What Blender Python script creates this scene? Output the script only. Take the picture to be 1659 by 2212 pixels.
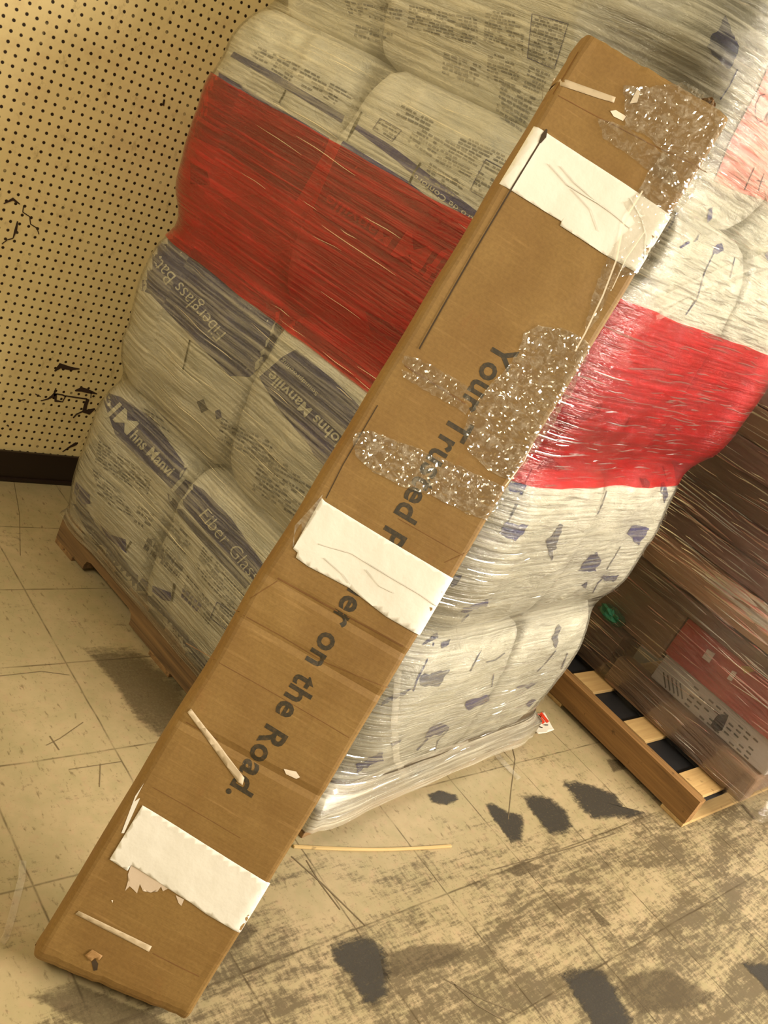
import bpy, bmesh, math, random
from mathutils import Vector, Matrix, noise
from mathutils.bvhtree import BVHTree
random.seed(7)
for o in list(bpy.data.objects): bpy.data.objects.remove(o, do_unlink=True)
SC = bpy.context.scene
COL = SC.collection

# ------------------------------------------------------------------ camera
FPX, CW, CH = 1991.1, 1659.0, 2212.0
AX = Vector((0.69832254, -0.57684602, 0.42378569))      # image x axis
AY = Vector((0.04334184, -0.55689539, -0.82945103))     # image y axis (down)
AZ = Vector((0.71446982, 0.59759199, -0.36389104))      # view axis
CAMP = Vector((-1.11729557, -2.24915558, 1.50121910))
cd = bpy.data.cameras.new('camera'); cam = bpy.data.objects.new('camera', cd); COL.objects.link(cam)
m = Matrix((( AX.x, -AY.x, -AZ.x, CAMP.x), (AX.y, -AY.y, -AZ.y, CAMP.y), (AX.z, -AY.z, -AZ.z, CAMP.z), (0, 0, 0, 1)))
cam.matrix_world = m
cd.sensor_width = 36; cd.sensor_fit = 'AUTO'; cd.lens = FPX / CH * 36; cd.clip_start = .05
SC.camera = cam

# ------------------------------------------------------------------ world, lamps, exposure
SC.view_settings.view_transform = 'Standard'; SC.view_settings.look = 'None'
SC.view_settings.gamma = 1; SC.view_settings.use_curve_mapping = False
SC.view_settings.exposure = 0.2
w = bpy.data.worlds.new('world'); SC.world = w; w.use_nodes = True
bg = w.node_tree.nodes['Background']; bg.inputs[0].default_value = (1.0, .86, .56, 1); bg.inputs[1].default_value = .26

def area(name, loc, target, sx, sy, power, col):
    l = bpy.data.lights.new(name, 'AREA'); l.shape = 'RECTANGLE'; l.size = sx; l.size_y = sy
    l.energy = power; l.color = col
    o = bpy.data.objects.new(name, l); COL.objects.link(o); o.location = loc
    o.rotation_euler = (Vector(target) - Vector(loc)).to_track_quat('-Z', 'Y').to_euler()
    return o
area('ceiling_tube_light', (2.1, -5.2, 3.0), (.4, -1.0, .7), 2.6, .5, 350, (1.0, .91, .765))
area('ceiling_tube_light', (4.4, -5.2, 2.9), (1.0, -1.2, .8), 2.4, .4, 260, (1.0, .94, .82))
area('ceiling_tube_light', (-2.7, -1.5, 3.1), (-.2, -.8, .4), 2.4, .35, 66, (1.0, .87, .60))

# ------------------------------------------------------------------ node helpers
class M:
    def __init__(s, name):
        s.m = bpy.data.materials.new(name); s.m.use_nodes = True
        s.t = s.m.node_tree; s.n = s.t.nodes; s.n.clear()
        s.out = s.n.new('ShaderNodeOutputMaterial')
    def N(s, typ, ins=None, **kw):
        nd = s.n.new('ShaderNode' + typ)
        for k, v in kw.items(): setattr(nd, k, v)
        if ins:
            for k, v in ins.items():
                sock = nd.inputs[k]
                if isinstance(v, bpy.types.NodeSocket): s.t.links.new(v, sock)
                elif isinstance(v, tuple) and len(v) == 3 and sock.type == 'RGBA': sock.default_value = (*v, 1)
                else: sock.default_value = v
        return nd
    def obj(s): return s.N('TexCoord').outputs['Object']
    def gen(s): return s.N('NewGeometry').outputs['Position']
    def uv(s): return s.N('TexCoord').outputs['UV']
    def mp(s, vec, scale=(1, 1, 1), rot=(0, 0, 0), loc=(0, 0, 0)):
        return s.N('Mapping', {0: vec, 'Scale': scale, 'Rotation': rot, 'Location': loc}).outputs[0]
    def noise(s, vec, scale, detail=4, rough=.55, dist=0):
        return s.N('TexNoise', {'Vector': vec, 'Scale': scale, 'Detail': detail, 'Roughness': rough, 'Distortion': dist}).outputs['Fac']
    def ramp(s, fac, pts, interp='LINEAR'):
        r = s.N('ValToRGB', {0: fac}); cr = r.color_ramp; cr.interpolation = interp
        while len(cr.elements) < len(pts): cr.elements.new(.5)
        for e, (p, c) in zip(cr.elements, pts):
            e.position = p; e.color = (*c, 1) if isinstance(c, tuple) else (c, c, c, 1)
        return r.outputs[0]
    def math(s, op, a, b=0.0, c=None):
        ins = {0: a, 1: b}
        if c is not None: ins[2] = c
        return s.N('Math', ins, operation=op).outputs[0]
    def mix(s, fac, a, b, blend='MIX'):
        nd = s.N('Mix', data_type='RGBA', blend_type=blend)
        for i, v in ((0, fac), (6, a), (7, b)):
            if isinstance(v, bpy.types.NodeSocket): s.t.links.new(v, nd.inputs[i])
            elif isinstance(v, tuple): nd.inputs[i].default_value = (*v, 1)
            else: nd.inputs[i].default_value = v
        return nd.outputs[2]
    def bump(s, h, strength=.3, dist=.01):
        return s.N('Bump', {'Height': h, 'Strength': strength, 'Distance': dist}).outputs[0]
    def bsdf(s, **k):
        ins = {}
        names = dict(col='Base Color', rough='Roughness', nrm='Normal', spec='Specular IOR Level', metal='Metallic', alpha='Alpha', coat='Coat Weight')
        for a, v in k.items(): ins[names[a]] = v
        return s.N('BsdfPrincipled', ins).outputs[0]
    def done(s, sh): s.t.links.new(sh, s.out.inputs[0]); return s.m

def lin(r, g, b):
    f = lambda c: (c / 255 / 12.92) if c / 255 <= .04045 else ((c / 255 + .055) / 1.055) ** 2.4
    return (f(r), f(g), f(b))

def flat(name, rgb, rough=.6, vary=.15, sc=30):
    s = M(name); c = lin(*rgb)
    n = s.noise(s.gen(), sc, 4)
    col = s.mix(s.ramp(n, [(.3, 0.), (.7, 1.)]), tuple(x * (1 - vary) for x in c), tuple(min(1, x * (1 + vary)) for x in c))
    return s.done(s.bsdf(col=col, rough=rough))

# ------------------------------------------------------------------ mesh helpers
def newmesh(name, verts, faces, mat, parent=None, uvs=None, smooth=False):
    me = bpy.data.meshes.new(name); me.from_pydata([tuple(v) for v in verts], [], faces)
    if uvs:
        ul = me.uv_layers.new(name='UVMap')
        for lp in me.loops: ul.data[lp.index].uv = uvs[lp.vertex_index]
    if smooth:
        for p in me.polygons: p.use_smooth = True
    me.update()
    o = bpy.data.objects.new(name, me); COL.objects.link(o)
    if mat: me.materials.append(mat)
    if parent: o.parent = parent
    return o
def tag(o, label=None, cat=None, group=None, kind=None):
    if label: o['label'] = label
    if cat: o['category'] = cat
    if group: o['group'] = group
    if kind: o['kind'] = kind
    return o
def empty(name, loc=(0, 0, 0), mat=None):
    o = bpy.data.objects.new(name, None); COL.objects.link(o); o.location = loc
    if mat is not None: o.matrix_world = mat
    o.empty_display_size = .05
    return o
def bevelbox(name, size, center, mat, parent=None, bev=.004, seg=2, M4=None, jitter=0):
    bm = bmesh.new(); bmesh.ops.create_cube(bm, size=1)
    for v in bm.verts: v.co = Vector((v.co.x * size[0] + center[0], v.co.y * size[1] + center[1], v.co.z * size[2] + center[2]))
    if jitter:
        for v in bm.verts: v.co += Vector([random.uniform(-jitter, jitter) for _ in range(3)])
    if bev: bmesh.ops.bevel(bm, geom=bm.edges[:], offset=bev, segments=seg, affect='EDGES', profile=.6)
    if M4 is not None: bm.transform(M4)
    me = bpy.data.meshes.new(name); bm.to_mesh(me); bm.free(); me.materials.append(mat)
    o = bpy.data.objects.new(name, me); COL.objects.link(o)
    if parent: o.parent = parent
    return o

# polygon in a 2-D plane -> subdivided mesh (verts2d, faces)
def poly2d(pts_list, step):
    bm = bmesh.new()
    for pts in pts_list:
        vs = [bm.verts.new((p[0], p[1], 0)) for p in pts]
        bm.faces.new(vs)
    bmesh.ops.triangulate(bm, faces=bm.faces[:])
    return cut2d(bm, step)
def cut2d(bm, step):
    xs = [v.co.x for v in bm.verts]; ys = [v.co.y for v in bm.verts]
    if step:
        for ax, lo, hi in ((0, min(xs), max(xs)), (1, min(ys), max(ys))):
            k = math.ceil(lo / step)
            while k * step < hi:
                co = [0, 0, 0]; co[ax] = k * step; no = [0, 0, 0]; no[ax] = 1
                bmesh.ops.bisect_plane(bm, geom=bm.verts[:] + bm.edges[:] + bm.faces[:], plane_co=co, plane_no=no, dist=1e-7)
                k += 1
    bm.verts.index_update()
    V = [(v.co.x, v.co.y) for v in bm.verts]; F = [[v.index for v in f.verts] for f in bm.faces]
    bm.free(); return V, F
_font = {}
def text2d(txt, bold=0.0, spacing=1.0):
    key = (txt, bold, spacing)
    if key in _font: return _font[key]
    c = bpy.data.curves.new('t', 'FONT'); c.body = txt; c.size = 1; c.offset = bold; c.space_character = spacing
    c.resolution_u = 3
    o = bpy.data.objects.new('t', c); COL.objects.link(o)
    dg = bpy.context.evaluated_depsgraph_get(); me = bpy.data.meshes.new_from_object(o.evaluated_get(dg))
    V = [(v.co.x, v.co.y) for v in me.vertices]; F = [list(p.vertices) for p in me.polygons]
    bpy.data.objects.remove(o); bpy.data.curves.remove(c); bpy.data.meshes.remove(me)
    w_ = max(v[0] for v in V); _font[key] = (V, F, w_)
    return _font[key]
def place_text(txt, p0, p1, height, bold=0.02, step=0, spacing=1.0, up=None):
    """text running from p0 to p1 in 2-D, cap height given, 'up' optional 2-D direction"""
    V, F, w_ = text2d(txt, bold, spacing)
    d = Vector((p1[0] - p0[0], p1[1] - p0[1])); L = d.length; d.normalize()
    u = Vector((d.y, -d.x)) if up is None else Vector(up).normalized()
    kx = L / w_; ky = height / .70
    V = [(p0[0] + d.x * x * kx + u.x * y * ky, p0[1] + d.y * x * kx + u.y * y * ky) for x, y in V]
    if step:
        bm = bmesh.new(); vs = [bm.verts.new((x, y, 0)) for x, y in V]
        for f in F:
            try: bm.faces.new([vs[i] for i in f])
            except Exception: pass
        return cut2d(bm, step)
    return V, F
def stroke2d(pts, wd):
    """polyline as a ribbon with widths"""
    V, F = [], []
    n = len(pts)
    for i, p in enumerate(pts):
        a = Vector(pts[max(0, i - 1)][:2]); b = Vector(pts[min(n - 1, i + 1)][:2]); d = (b - a).normalized()
        q = Vector((-d.y, d.x)); ww = (wd[i] if isinstance(wd, (list, tuple)) else wd) / 2
        V += [(p[0] + q.x * ww, p[1] + q.y * ww), (p[0] - q.x * ww, p[1] - q.y * ww)]
    for i in range(n - 1): F.append([2 * i, 2 * i + 1, 2 * i + 3, 2 * i + 2])
    return V, F
def densify(pts, step):
    out = [pts[0]]
    for a, b in zip(pts, pts[1:]):
        L = math.hypot(b[0] - a[0], b[1] - a[1]); k = max(1, int(L / step))
        for i in range(1, k + 1): out.append((a[0] + (b[0] - a[0]) * i / k, a[1] + (b[1] - a[1]) * i / k))
    return out
def join2d(parts):
    V, F = [], []
    for v, f in parts:
        o = len(V); V += v; F += [[i + o for i in ff] for ff in f]
    return V, F

def ray(px, py): return (AX * ((px - 829.5) / FPX) + AY * ((py - 1106) / FPX) + AZ)
def atz(px, py, z=0.0):
    d = ray(px, py); return CAMP + d * ((z - CAMP.z) / d.z)
def atplane(px, py, P, n):
    d = ray(px, py); n = Vector(n); return CAMP + d * (n.dot(Vector(P) - CAMP) / n.dot(d))

# ================================================================== SETTING
T = .3048
# --- floor
s = M('worn_vinyl_tile')
P = s.gen()
sx = s.N('SeparateXYZ', {0: P})
def linemask(coord, width):
    f = s.math('ABSOLUTE', s.math('SUBTRACT', s.math('FRACT', s.math('ADD', s.math('DIVIDE', coord, T), .5)), .5))
    f = s.math('MULTIPLY', f, T)
    return s.ramp(s.math('DIVIDE', f, width), [(0, 1.), (1., 0.)])
wob = s.math('MULTIPLY', s.math('SUBTRACT', s.noise(P, 9, 2), .5), .006)
g1 = linemask(s.math('ADD', sx.outputs[0], wob), .0035)
g2 = linemask(s.math('ADD', sx.outputs[1], wob), .0035)
grout = s.math('MAXIMUM', g1, g2)
grout = s.math('MULTIPLY', grout, s.ramp(s.noise(P, 14, 3), [(.35, .25), (.6, .95)]))
base = s.mix(s.ramp(s.noise(P, 5, 6), [(.3, 0.), (.7, 1.)]), lin(154, 139, 103), lin(172, 152, 118))
base = s.mix(s.ramp(s.noise(P, 26, 5), [(.42, 0.), (.75, .55)]), base, lin(142, 134, 96))
base = s.mix(s.ramp(s.noise(s.mp(P, (1, 1, 1), loc=(4, 2, 0)), 40, 4), [(.55, 0.), (.8, .35)]), base, lin(172, 132, 110))
# specks
base = s.mix(s.ramp(s.noise(P, 120, 3), [(.62, 0.), (.74, .55)]), base, lin(96, 80, 52))
base = s.mix(s.ramp(s.noise(s.mp(P, (1.3, .55, 1), rot=(0, 0, .1)), 60, 4, .6), [(.60, 0.), (.70, .6)]), base, lin(90, 74, 50))
# dirt smears, dragged along x, heavier on the truck lane in front
near = s.ramp(s.math('MULTIPLY', s.math('ADD', sx.outputs[1], 3.0), 1 / 3.0),
              [(.30, 1.), (.46, .95), (.56, .25), (.75, .16), (1., .14)])
xr = s.ramp(s.math('MULTIPLY', s.math('ADD', sx.outputs[0], 1.0), 1 / 3.0), [(.12, .45), (.35, 1.)])
near = s.math('MULTIPLY', near, xr)
F1 = s.noise(s.mp(P, (12, 80, 1), rot=(0, 0, .04)), 1.0, 8, .78)
F2 = s.noise(s.mp(P, (80, 14, 1), rot=(0, 0, -.05)), 1.0, 8, .78)
F3 = s.noise(P, 55, 8, .8)
FF = s.math('ADD', s.math('ADD', s.math('MULTIPLY', F1, .42), s.math('MULTIPLY', F2, .28)), s.math('MULTIPLY', F3, .30))
Mc = s.noise(s.mp(P, (3.0, 9, 1), rot=(0, 0, .05)), 1.0, 5, .6, .5)
val = s.math('ADD', s.math('MULTIPLY', s.math('SUBTRACT', FF, .5), 5.5), s.math('MULTIPLY', s.math('SUBTRACT', Mc, .5), 2.2))
dirt = s.ramp(s.math('ADD', val, s.math('ADD', s.math('MULTIPLY', near, .84), -.48)), [(.0, 0.), (.48, 1.)])
base = s.mix(s.math('MULTIPLY', dirt, .85), base, lin(84, 72, 52))
base = s.mix(s.math('MULTIPLY', grout, .9), base, lin(66, 52, 30))
h = s.math('SUBTRACT', s.noise(P, 60, 4), s.math('MULTIPLY', grout, 1.5))
mfloor = s.done(s.bsdf(col=base, rough=s.ramp(s.noise(P, 8, 4), [(.3, .38), (.7, .6)]), nrm=s.bump(h, .12, .002), spec=.35))
floor = newmesh('floor', [(-6, -7, 0), (7, -7, 0), (7, .285, 0), (-6, .285, 0)], [(0, 1, 2, 3)], mfloor)
tag(floor, kind='structure')

# feathered scuffs lying on the tile: alpha attribute falls to 0 at the rim
def scuffmat(name, rgb, a=.85):
    s = M(name); at = s.N('Attribute', attribute_name='edge').outputs['Fac']
    P = s.gen()
    n = s.math('ADD', s.math('MULTIPLY', s.noise(s.mp(P, (12, 80, 1)), 1, 8, .78), .5), s.math('MULTIPLY', s.noise(P, 60, 8, .8), .5))
    n2 = s.noise(P, 160, 4, .7)
    f = s.math('ADD', at, s.math('MULTIPLY', s.math('SUBTRACT', n, .5), 3.2))
    f = s.ramp(f, [(.20, 0.), (.80, 1.)])
    f = s.math('MULTIPLY', f, s.ramp(n2, [(.3, .72), (.55, 1.)]))
    f = s.math('MULTIPLY', f, a)
    d = s.bsdf(col=lin(*rgb), rough=.55)
    tr = s.N('BsdfTransparent').outputs[0]
    return s.done(s.N('MixShader', {0: f, 1: tr, 2: d}).outputs[0])
mscuff = scuffmat('black_rubber_scuff', (56, 51, 44), .90)
mscuff2 = scuffmat('brown_scuff', (92, 78, 56), .6)
def scuff(pts, mat, z=.0006, feather=.55):
    W = [atz(*p, z) for p in pts]; n = len(W)
    c = sum(W, Vector()) / n
    # resample boundary
    rim = []
    for i in range(n):
        a, b = W[i], W[(i + 1) % n]
        for k in range(4): rim.append(a.lerp(b, k / 4))
    V = [c]; A = [1.0]; F = []; m_ = len(rim); rings = [(.35, 1), (.62, .95), (.80, .8), (.93, .5), (1.12, .0)]
    for q, al in rings:
        for r in rim: V.append(c.lerp(r, q)); A.append(al)
    for i in range(m_): F.append((0, 1 + i, 1 + (i + 1) % m_))
    for k in range(len(rings) - 1):
        a, b = 1 + k * m_, 1 + (k + 1) * m_
        for i in range(m_): F.append((a + i, b + i, b + (i + 1) % m_, a + (i + 1) % m_))
    for v in V: v.z = z
    o = newmesh('scuff_mark', V, F, mat, floor)
    at = o.data.attributes.new('edge', 'FLOAT', 'POINT')
    for i, a in enumerate(A): at.data[i].value = a
    return o
for pts, mt in [
    ([(922, 1716), (950, 1706), (985, 1716), (990, 1727), (965, 1740), (935, 1735)], mscuff),
    ([(1047, 1735), (1062, 1733), (1095, 1752), (1130, 1760), (1133, 1790), (1128, 1820), (1105, 1822), (1085, 1795), (1062, 1765)], mscuff),
    ([(1128, 1722), (1150, 1715), (1190, 1722), (1225, 1752), (1238, 1785), (1225, 1800), (1190, 1804), (1165, 1775), (1142, 1745)], mscuff),
    ([(1210, 1688), (1240, 1685), (1290, 1700), (1330, 1715), (1350, 1745), (1395, 1755), (1390, 1765), (1330, 1768), (1280, 1770), (1252, 1745), (1232, 1715)], mscuff),
    ([(712, 2048), (735, 2028), (790, 2020), (830, 2045), (845, 2100), (835, 2150), (810, 2175), (785, 2165), (755, 2110), (722, 2075)], mscuff),
    ([(830, 2060), (900, 2040), (1000, 2035), (1010, 2060), (960, 2085), (880, 2110), (840, 2110)], mscuff2),
    ([(1212, 2108), (1240, 2090), (1300, 2095), (1330, 2130), (1365, 2200), (1370, 2260), (1300, 2260), (1265, 2190), (1232, 2140)], mscuff),
    ([(1330, 2110), (1420, 2090), (1480, 2110), (1545, 2150), (1530, 2170), (1470, 2180), (1380, 2190), (1340, 2150)], mscuff2),
    ([(1600, 2080), (1680, 2080), (1720, 2150), (1665, 2150), (1640, 2120)], mscuff),
    ([(1308, 1640), (1345, 1640), (1352, 1662), (1325, 1668)], mscuff2),
    ([(1085, 1880), (1130, 1860), (1180, 1870), (1120, 1895)], mscuff2),
    ([(480, 2005), (530, 1985), (560, 2010), (520, 2050), (470, 2060)], mscuff2),
    ([(1268, 1960), (1285, 1965), (1325, 2000), (1300, 2003)], mscuff2),
    ([(180, 1402), (290, 1398), (400, 1480), (410, 1600), (380, 1620), (300, 1560), (240, 1470)], mscuff2),
    ([(60, 2150), (160, 2120), (330, 2190), (400, 2230), (200, 2230)], mscuff2),
]: scuff(pts, mt)
mscr = flat('scratch_dark', (104, 88, 62), .7)
for pts, wd in [([(630, 1850), (700, 1912), (790, 2000)], 2.4), ([(662, 1858), (690, 1905), (735, 1965)], 2.2), ([(960, 2115), (1035, 2155), (1120, 2190)], 2.5),
                ([(1100, 1585), (1113, 1640), (1105, 1700), (1098, 1770)], 1.5), ([(975, 2120), (1030, 2170), (1090, 2205)], 3),
                ([(100, 1610), (130, 1595), (180, 1560)], 1.2), ([(108, 1590), (128, 1620)], 2.5), ([(217, 1650), (215, 1700)], 1.6), ([(1060, 1880), (1240, 1830), (1330, 1800)], 2),
                ([(0, 1460), (90, 1450), (150, 1458)], 1.2), ([(150, 1662), (262, 1645)], 1.4), ([(30, 1040), (42, 1110), (44, 1200)], 1.2)]:
    V, F = stroke2d(densify(pts, 12), wd)
    newmesh('scratch', [atz(x, y, .0009) for x, y in V], F, mscr, floor)

# --- back wall: pegboard
WY = .279
s = M('cream_pegboard')
P = s.gen(); sx = s.N('SeparateXYZ', {0: P})
def cell(c, off): return s.math('SUBTRACT', s.math('FRACT', s.math('ADD', s.math('DIVIDE', s.math('SUBTRACT', c, off), .0254), .5)), .5)
cx, cz = cell(sx.outputs[0], -.2203), cell(sx.outputs[2], 1.3209)
d = s.math('SQRT', s.math('ADD', s.math('MULTIPLY', cx, cx), s.math('MULTIPLY', cz, cz)))
d = s.math('ADD', d, s.math('MULTIPLY', s.math('SUBTRACT', s.noise(P, 90, 2), .5), .07))
hole = s.ramp(d, [(.14, 1.), (.19, 0.)])
hole = s.math('MULTIPLY', hole, s.ramp(s.noise(P, 21, 2), [(.26, .45), (.4, 1.)]))
col = s.mix(s.noise(P, 3, 4), lin(236, 216, 158), lin(244, 220, 164))
col = s.mix(s.ramp(s.noise(P, 16, 6, .7), [(.50, 0.), (.8, .35)]), col, lin(186, 140, 92))
col = s.mix(s.ramp(s.noise(s.mp(P, (1, 1, .6), loc=(3, 0, 1)), 34, 5, .7), [(.58, 0.), (.72, .5)]), col, lin(160, 132, 82))
col = s.mix(hole, col, lin(48, 32, 16))
mwall = s.done(s.bsdf(col=col, rough=.55, nrm=s.bump(s.math('SUBTRACT', 1., hole), .6, .002), spec=.3))
wall = newmesh('wall_back', [(-6, WY, 0), (7, WY, 0), (7, WY, 3.4), (-6, WY, 3.4), (-6, WY + .1, 0), (7, WY + .1, 0), (7, WY + .1, 3.4), (-6, WY + .1, 3.4)],
               [(0, 1, 2, 3), (5, 4, 7, 6), (3, 2, 6, 7), (4, 0, 3, 7), (1, 5, 6, 2)], mwall)
tag(wall, kind='structure')
mcrack = flat('broken_board_core', (58, 38, 22), .9)
def wallp(x, y): q = atplane(x, y, (0, WY - .0012, 0), (0, -1, 0)); return q
parts = []
for pts, wd in [([(8, 440), (28, 430), (43, 441)], [2, 7, 2]), ([(51, 444), (49, 458), (64, 468), (66, 484), (80, 493), (84, 506)], 2.2), ([(38, 478), (34, 497), (28, 515)], [3, 6, 2]), ([(28, 515), (16, 518), (4, 527)], 2.2),
                ([(118, 802), (130, 790), (152, 796), (172, 797)], [3, 12, 8, 2]), ([(88, 866), (103, 862), (113, 856), (120, 850)], [2, 3, 6, 8]), ([(120, 850), (120, 866), (135, 868), (142, 855), (160, 858), (188, 862)], [7, 6, 3, 3, 3, 3]),
                ([(162, 844), (176, 841), (190, 845), (210, 851)], [3, 10, 9, 2]), ([(190, 862), (185, 875), (182, 888), (192, 890), (205, 883)], [7, 8, 11, 12, 3]), ([(178, 889), (165, 895), (158, 903)], 3), ([(76, 851), (88, 857)], 2.2),
                ([(38, 862), (45, 865), (55, 863)], 2.2), ([(18, 918), (16, 921)], [4, 6]), ([(135, 976), (150, 966), (165, 958)], [2, 4, 7]), ([(122, 851), (135, 853), (143, 857)], 3), ([(118, 848), (121, 838)], [5, 2]), ([(355, 215), (352, 228)], [4, 5]), ([(197, 847), (196, 860)], 2)]:
    parts.append(stroke2d(densify(pts, 4) if not isinstance(wd, list) else pts, wd))
V, F = join2d(parts)
newmesh('crack', [wallp(x, y) for x, y in V], F, mcrack, wall)
mbb = M('dark_vinyl_base'); 
mbb = mbb.done(mbb.bsdf(col=lin(44, 32, 26), rough=.35, spec=.4))
bb = bevelbox('baseboard_back', (13, .012, .105), (.5, WY - .006, .0525), mbb, None, .003)
tag(bb, kind='structure')
bevelbox('baseboard_toe', (13, .022, .012), (.5, WY - .011, .0065), mbb, bb, .004)

# frame of the leaning carton: x across its front, y down its length, z through its depth
ang = math.radians(31.0); th = math.radians(5); ca, sa = math.cos(ang), math.sin(ang)
D0 = 1.56
wdv = (AX * ca + AY * sa) * math.cos(th) + AZ * math.sin(th)
ldv = (AX * -sa + AY * ca)
ndv = wdv.cross(ldv)                         # into the scene
Pc = CAMP + ray(600, 1249) * D0
def un(px, py): return atplane(px, py, Pc, ndv)
def nl(n, l): return (n * ca - l * sa, n * sa + l * ca)
ORG = un(*nl(1128, -597))
BM = Matrix(((wdv.x, ldv.x, ndv.x, ORG.x), (wdv.y, ldv.y, ndv.y, ORG.y), (wdv.z, ldv.z, ndv.z, ORG.z), (0, 0, 0, 1)))
BMi = BM.inverted()
def loc2(px, py):
    v = BMi @ un(px, py); return (v.x, v.y)
WB = loc2(*nl(1483, 500))[0]; LB = loc2(*nl(1128, 1744))[1]; TB = .105

# ================================================================== LEFT PALLET + BAGS
U1 = Vector((.1225, -.99247, 0)); U2 = Vector((.99247, .1225, 0)); O1 = Vector((.174, -.073, 0))
def SP(s_, r_, z_): return O1 + U1 * s_ + U2 * r_ + Vector((0, 0, z_))
FR = Matrix(((U1.x, U2.x, 0, O1.x), (U1.y, U2.y, 0, O1.y), (0, 0, 1, 0), (0, 0, 0, 1)))

def woodmat(name, a, b, axis='x'):
    s = M(name); P = s.obj()
    sc = (1.5, 34, 34) if axis == 'x' else (34, 1.5, 34)
    n = s.noise(s.mp(P, sc), 1.6, 7, .65, .6)
    c = s.mix(s.ramp(n, [(.3, 0.), (.68, 1.)]), lin(*a), lin(*b))
    c = s.mix(s.ramp(s.noise(P, 30, 3), [(.66, 0.), (.74, .7)]), c, tuple(x * .35 for x in lin(*a)))
    return s.done(s.bsdf(col=c, rough=.7, nrm=s.bump(n, .3, .003)))
wood_old = woodmat('old_grey_brown_pallet_wood', (72, 54, 36), (132, 102, 66), 'x')
wood_old_y = woodmat('old_pallet_wood_cross', (92, 66, 40), (150, 116, 74), 'y')

def notched(name, length, zs, zt, thick, notches, mat, parent, horiz_axis, off):
    """stringer: long along local x; notches list of (x0,x1,height)"""
    pts = [(0, zs)]
    for a, b, hh in notches:
        r = .025
        pts += [(a, zs), (a, zs + hh - r), (a + r * .3, zs + hh - r * .3), (a + r, zs + hh), (b - r, zs + hh), (b - r * .3, zs + hh - r * .3), (b, zs + hh - r), (b, zs)]
    pts += [(length, zs), (length, zt), (0, zt)]
    bm = bmesh.new()
    lo = [bm.verts.new((x, 0, z)) for x, z in pts]; hi = [bm.verts.new((x, thick, z)) for x, z in pts]
    f1 = bm.faces.new(lo); f2 = bm.faces.new(hi[::-1]); n = len(pts)
    for i in range(n): bm.faces.new((lo[i], hi[i], hi[(i + 1) % n], lo[(i + 1) % n])[::-1])
    bmesh.ops.recalc_face_normals(bm, faces=bm.faces[:])
    me = bpy.data.meshes.new(name); bm.to_mesh(me); bm.free(); me.materials.append(mat)
    o = bpy.data.objects.new(name, me); COL.objects.link(o); o.parent = parent; o.location = off
    return o
pal = empty('wooden_pallet', mat=FR)
tag(pal, 'old brown wooden pallet under the shrink-wrapped insulation bags', 'pallet')
for r in (.0, .49, .98):
    notched('stringer', 1.21, .016, .098, .038, [(.16, .42, .038), (.78, 1.04, .038)], wood_old, pal, 'x', (0, r, 0))
for i, sx_ in enumerate((.0, .19, .37, .55, .73, .91, 1.11)):
    bevelbox('deck_board', (.10, 1.018, .016), (sx_ + .05, .509, .106), wood_old_y, pal, .002)
for sx_ in (.0, .53, 1.11):
    bevelbox('bottom_board', (.10, 1.018, .015), (sx_ + .05, .509, .0076), wood_old_y, pal, .002)

# bag material: cream poly with fibre glass showing through
def bagmat(name, a, b, green=.5):
    s = M(name); P = s.gen()
    c = s.mix(s.ramp(s.noise(P, 6, 5), [(.3, 0.), (.7, 1.)]), lin(*a), lin(*b))
    c = s.mix(s.ramp(s.noise(s.mp(P, (1, 1, 2)), 9, 4), [(.5, 0.), (.7, green)]), c, lin(200, 197, 172))
    wr = s.noise(s.mp(P, (1, 1, 2.2)), 13, 9, .66, 1.0)
    return s.done(s.bsdf(col=c, rough=.42, nrm=s.bump(wr, .75, .03), spec=.4))
mbag = bagmat('cream_poly_bag', (218, 212, 190), (232, 226, 208), .3)

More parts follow.
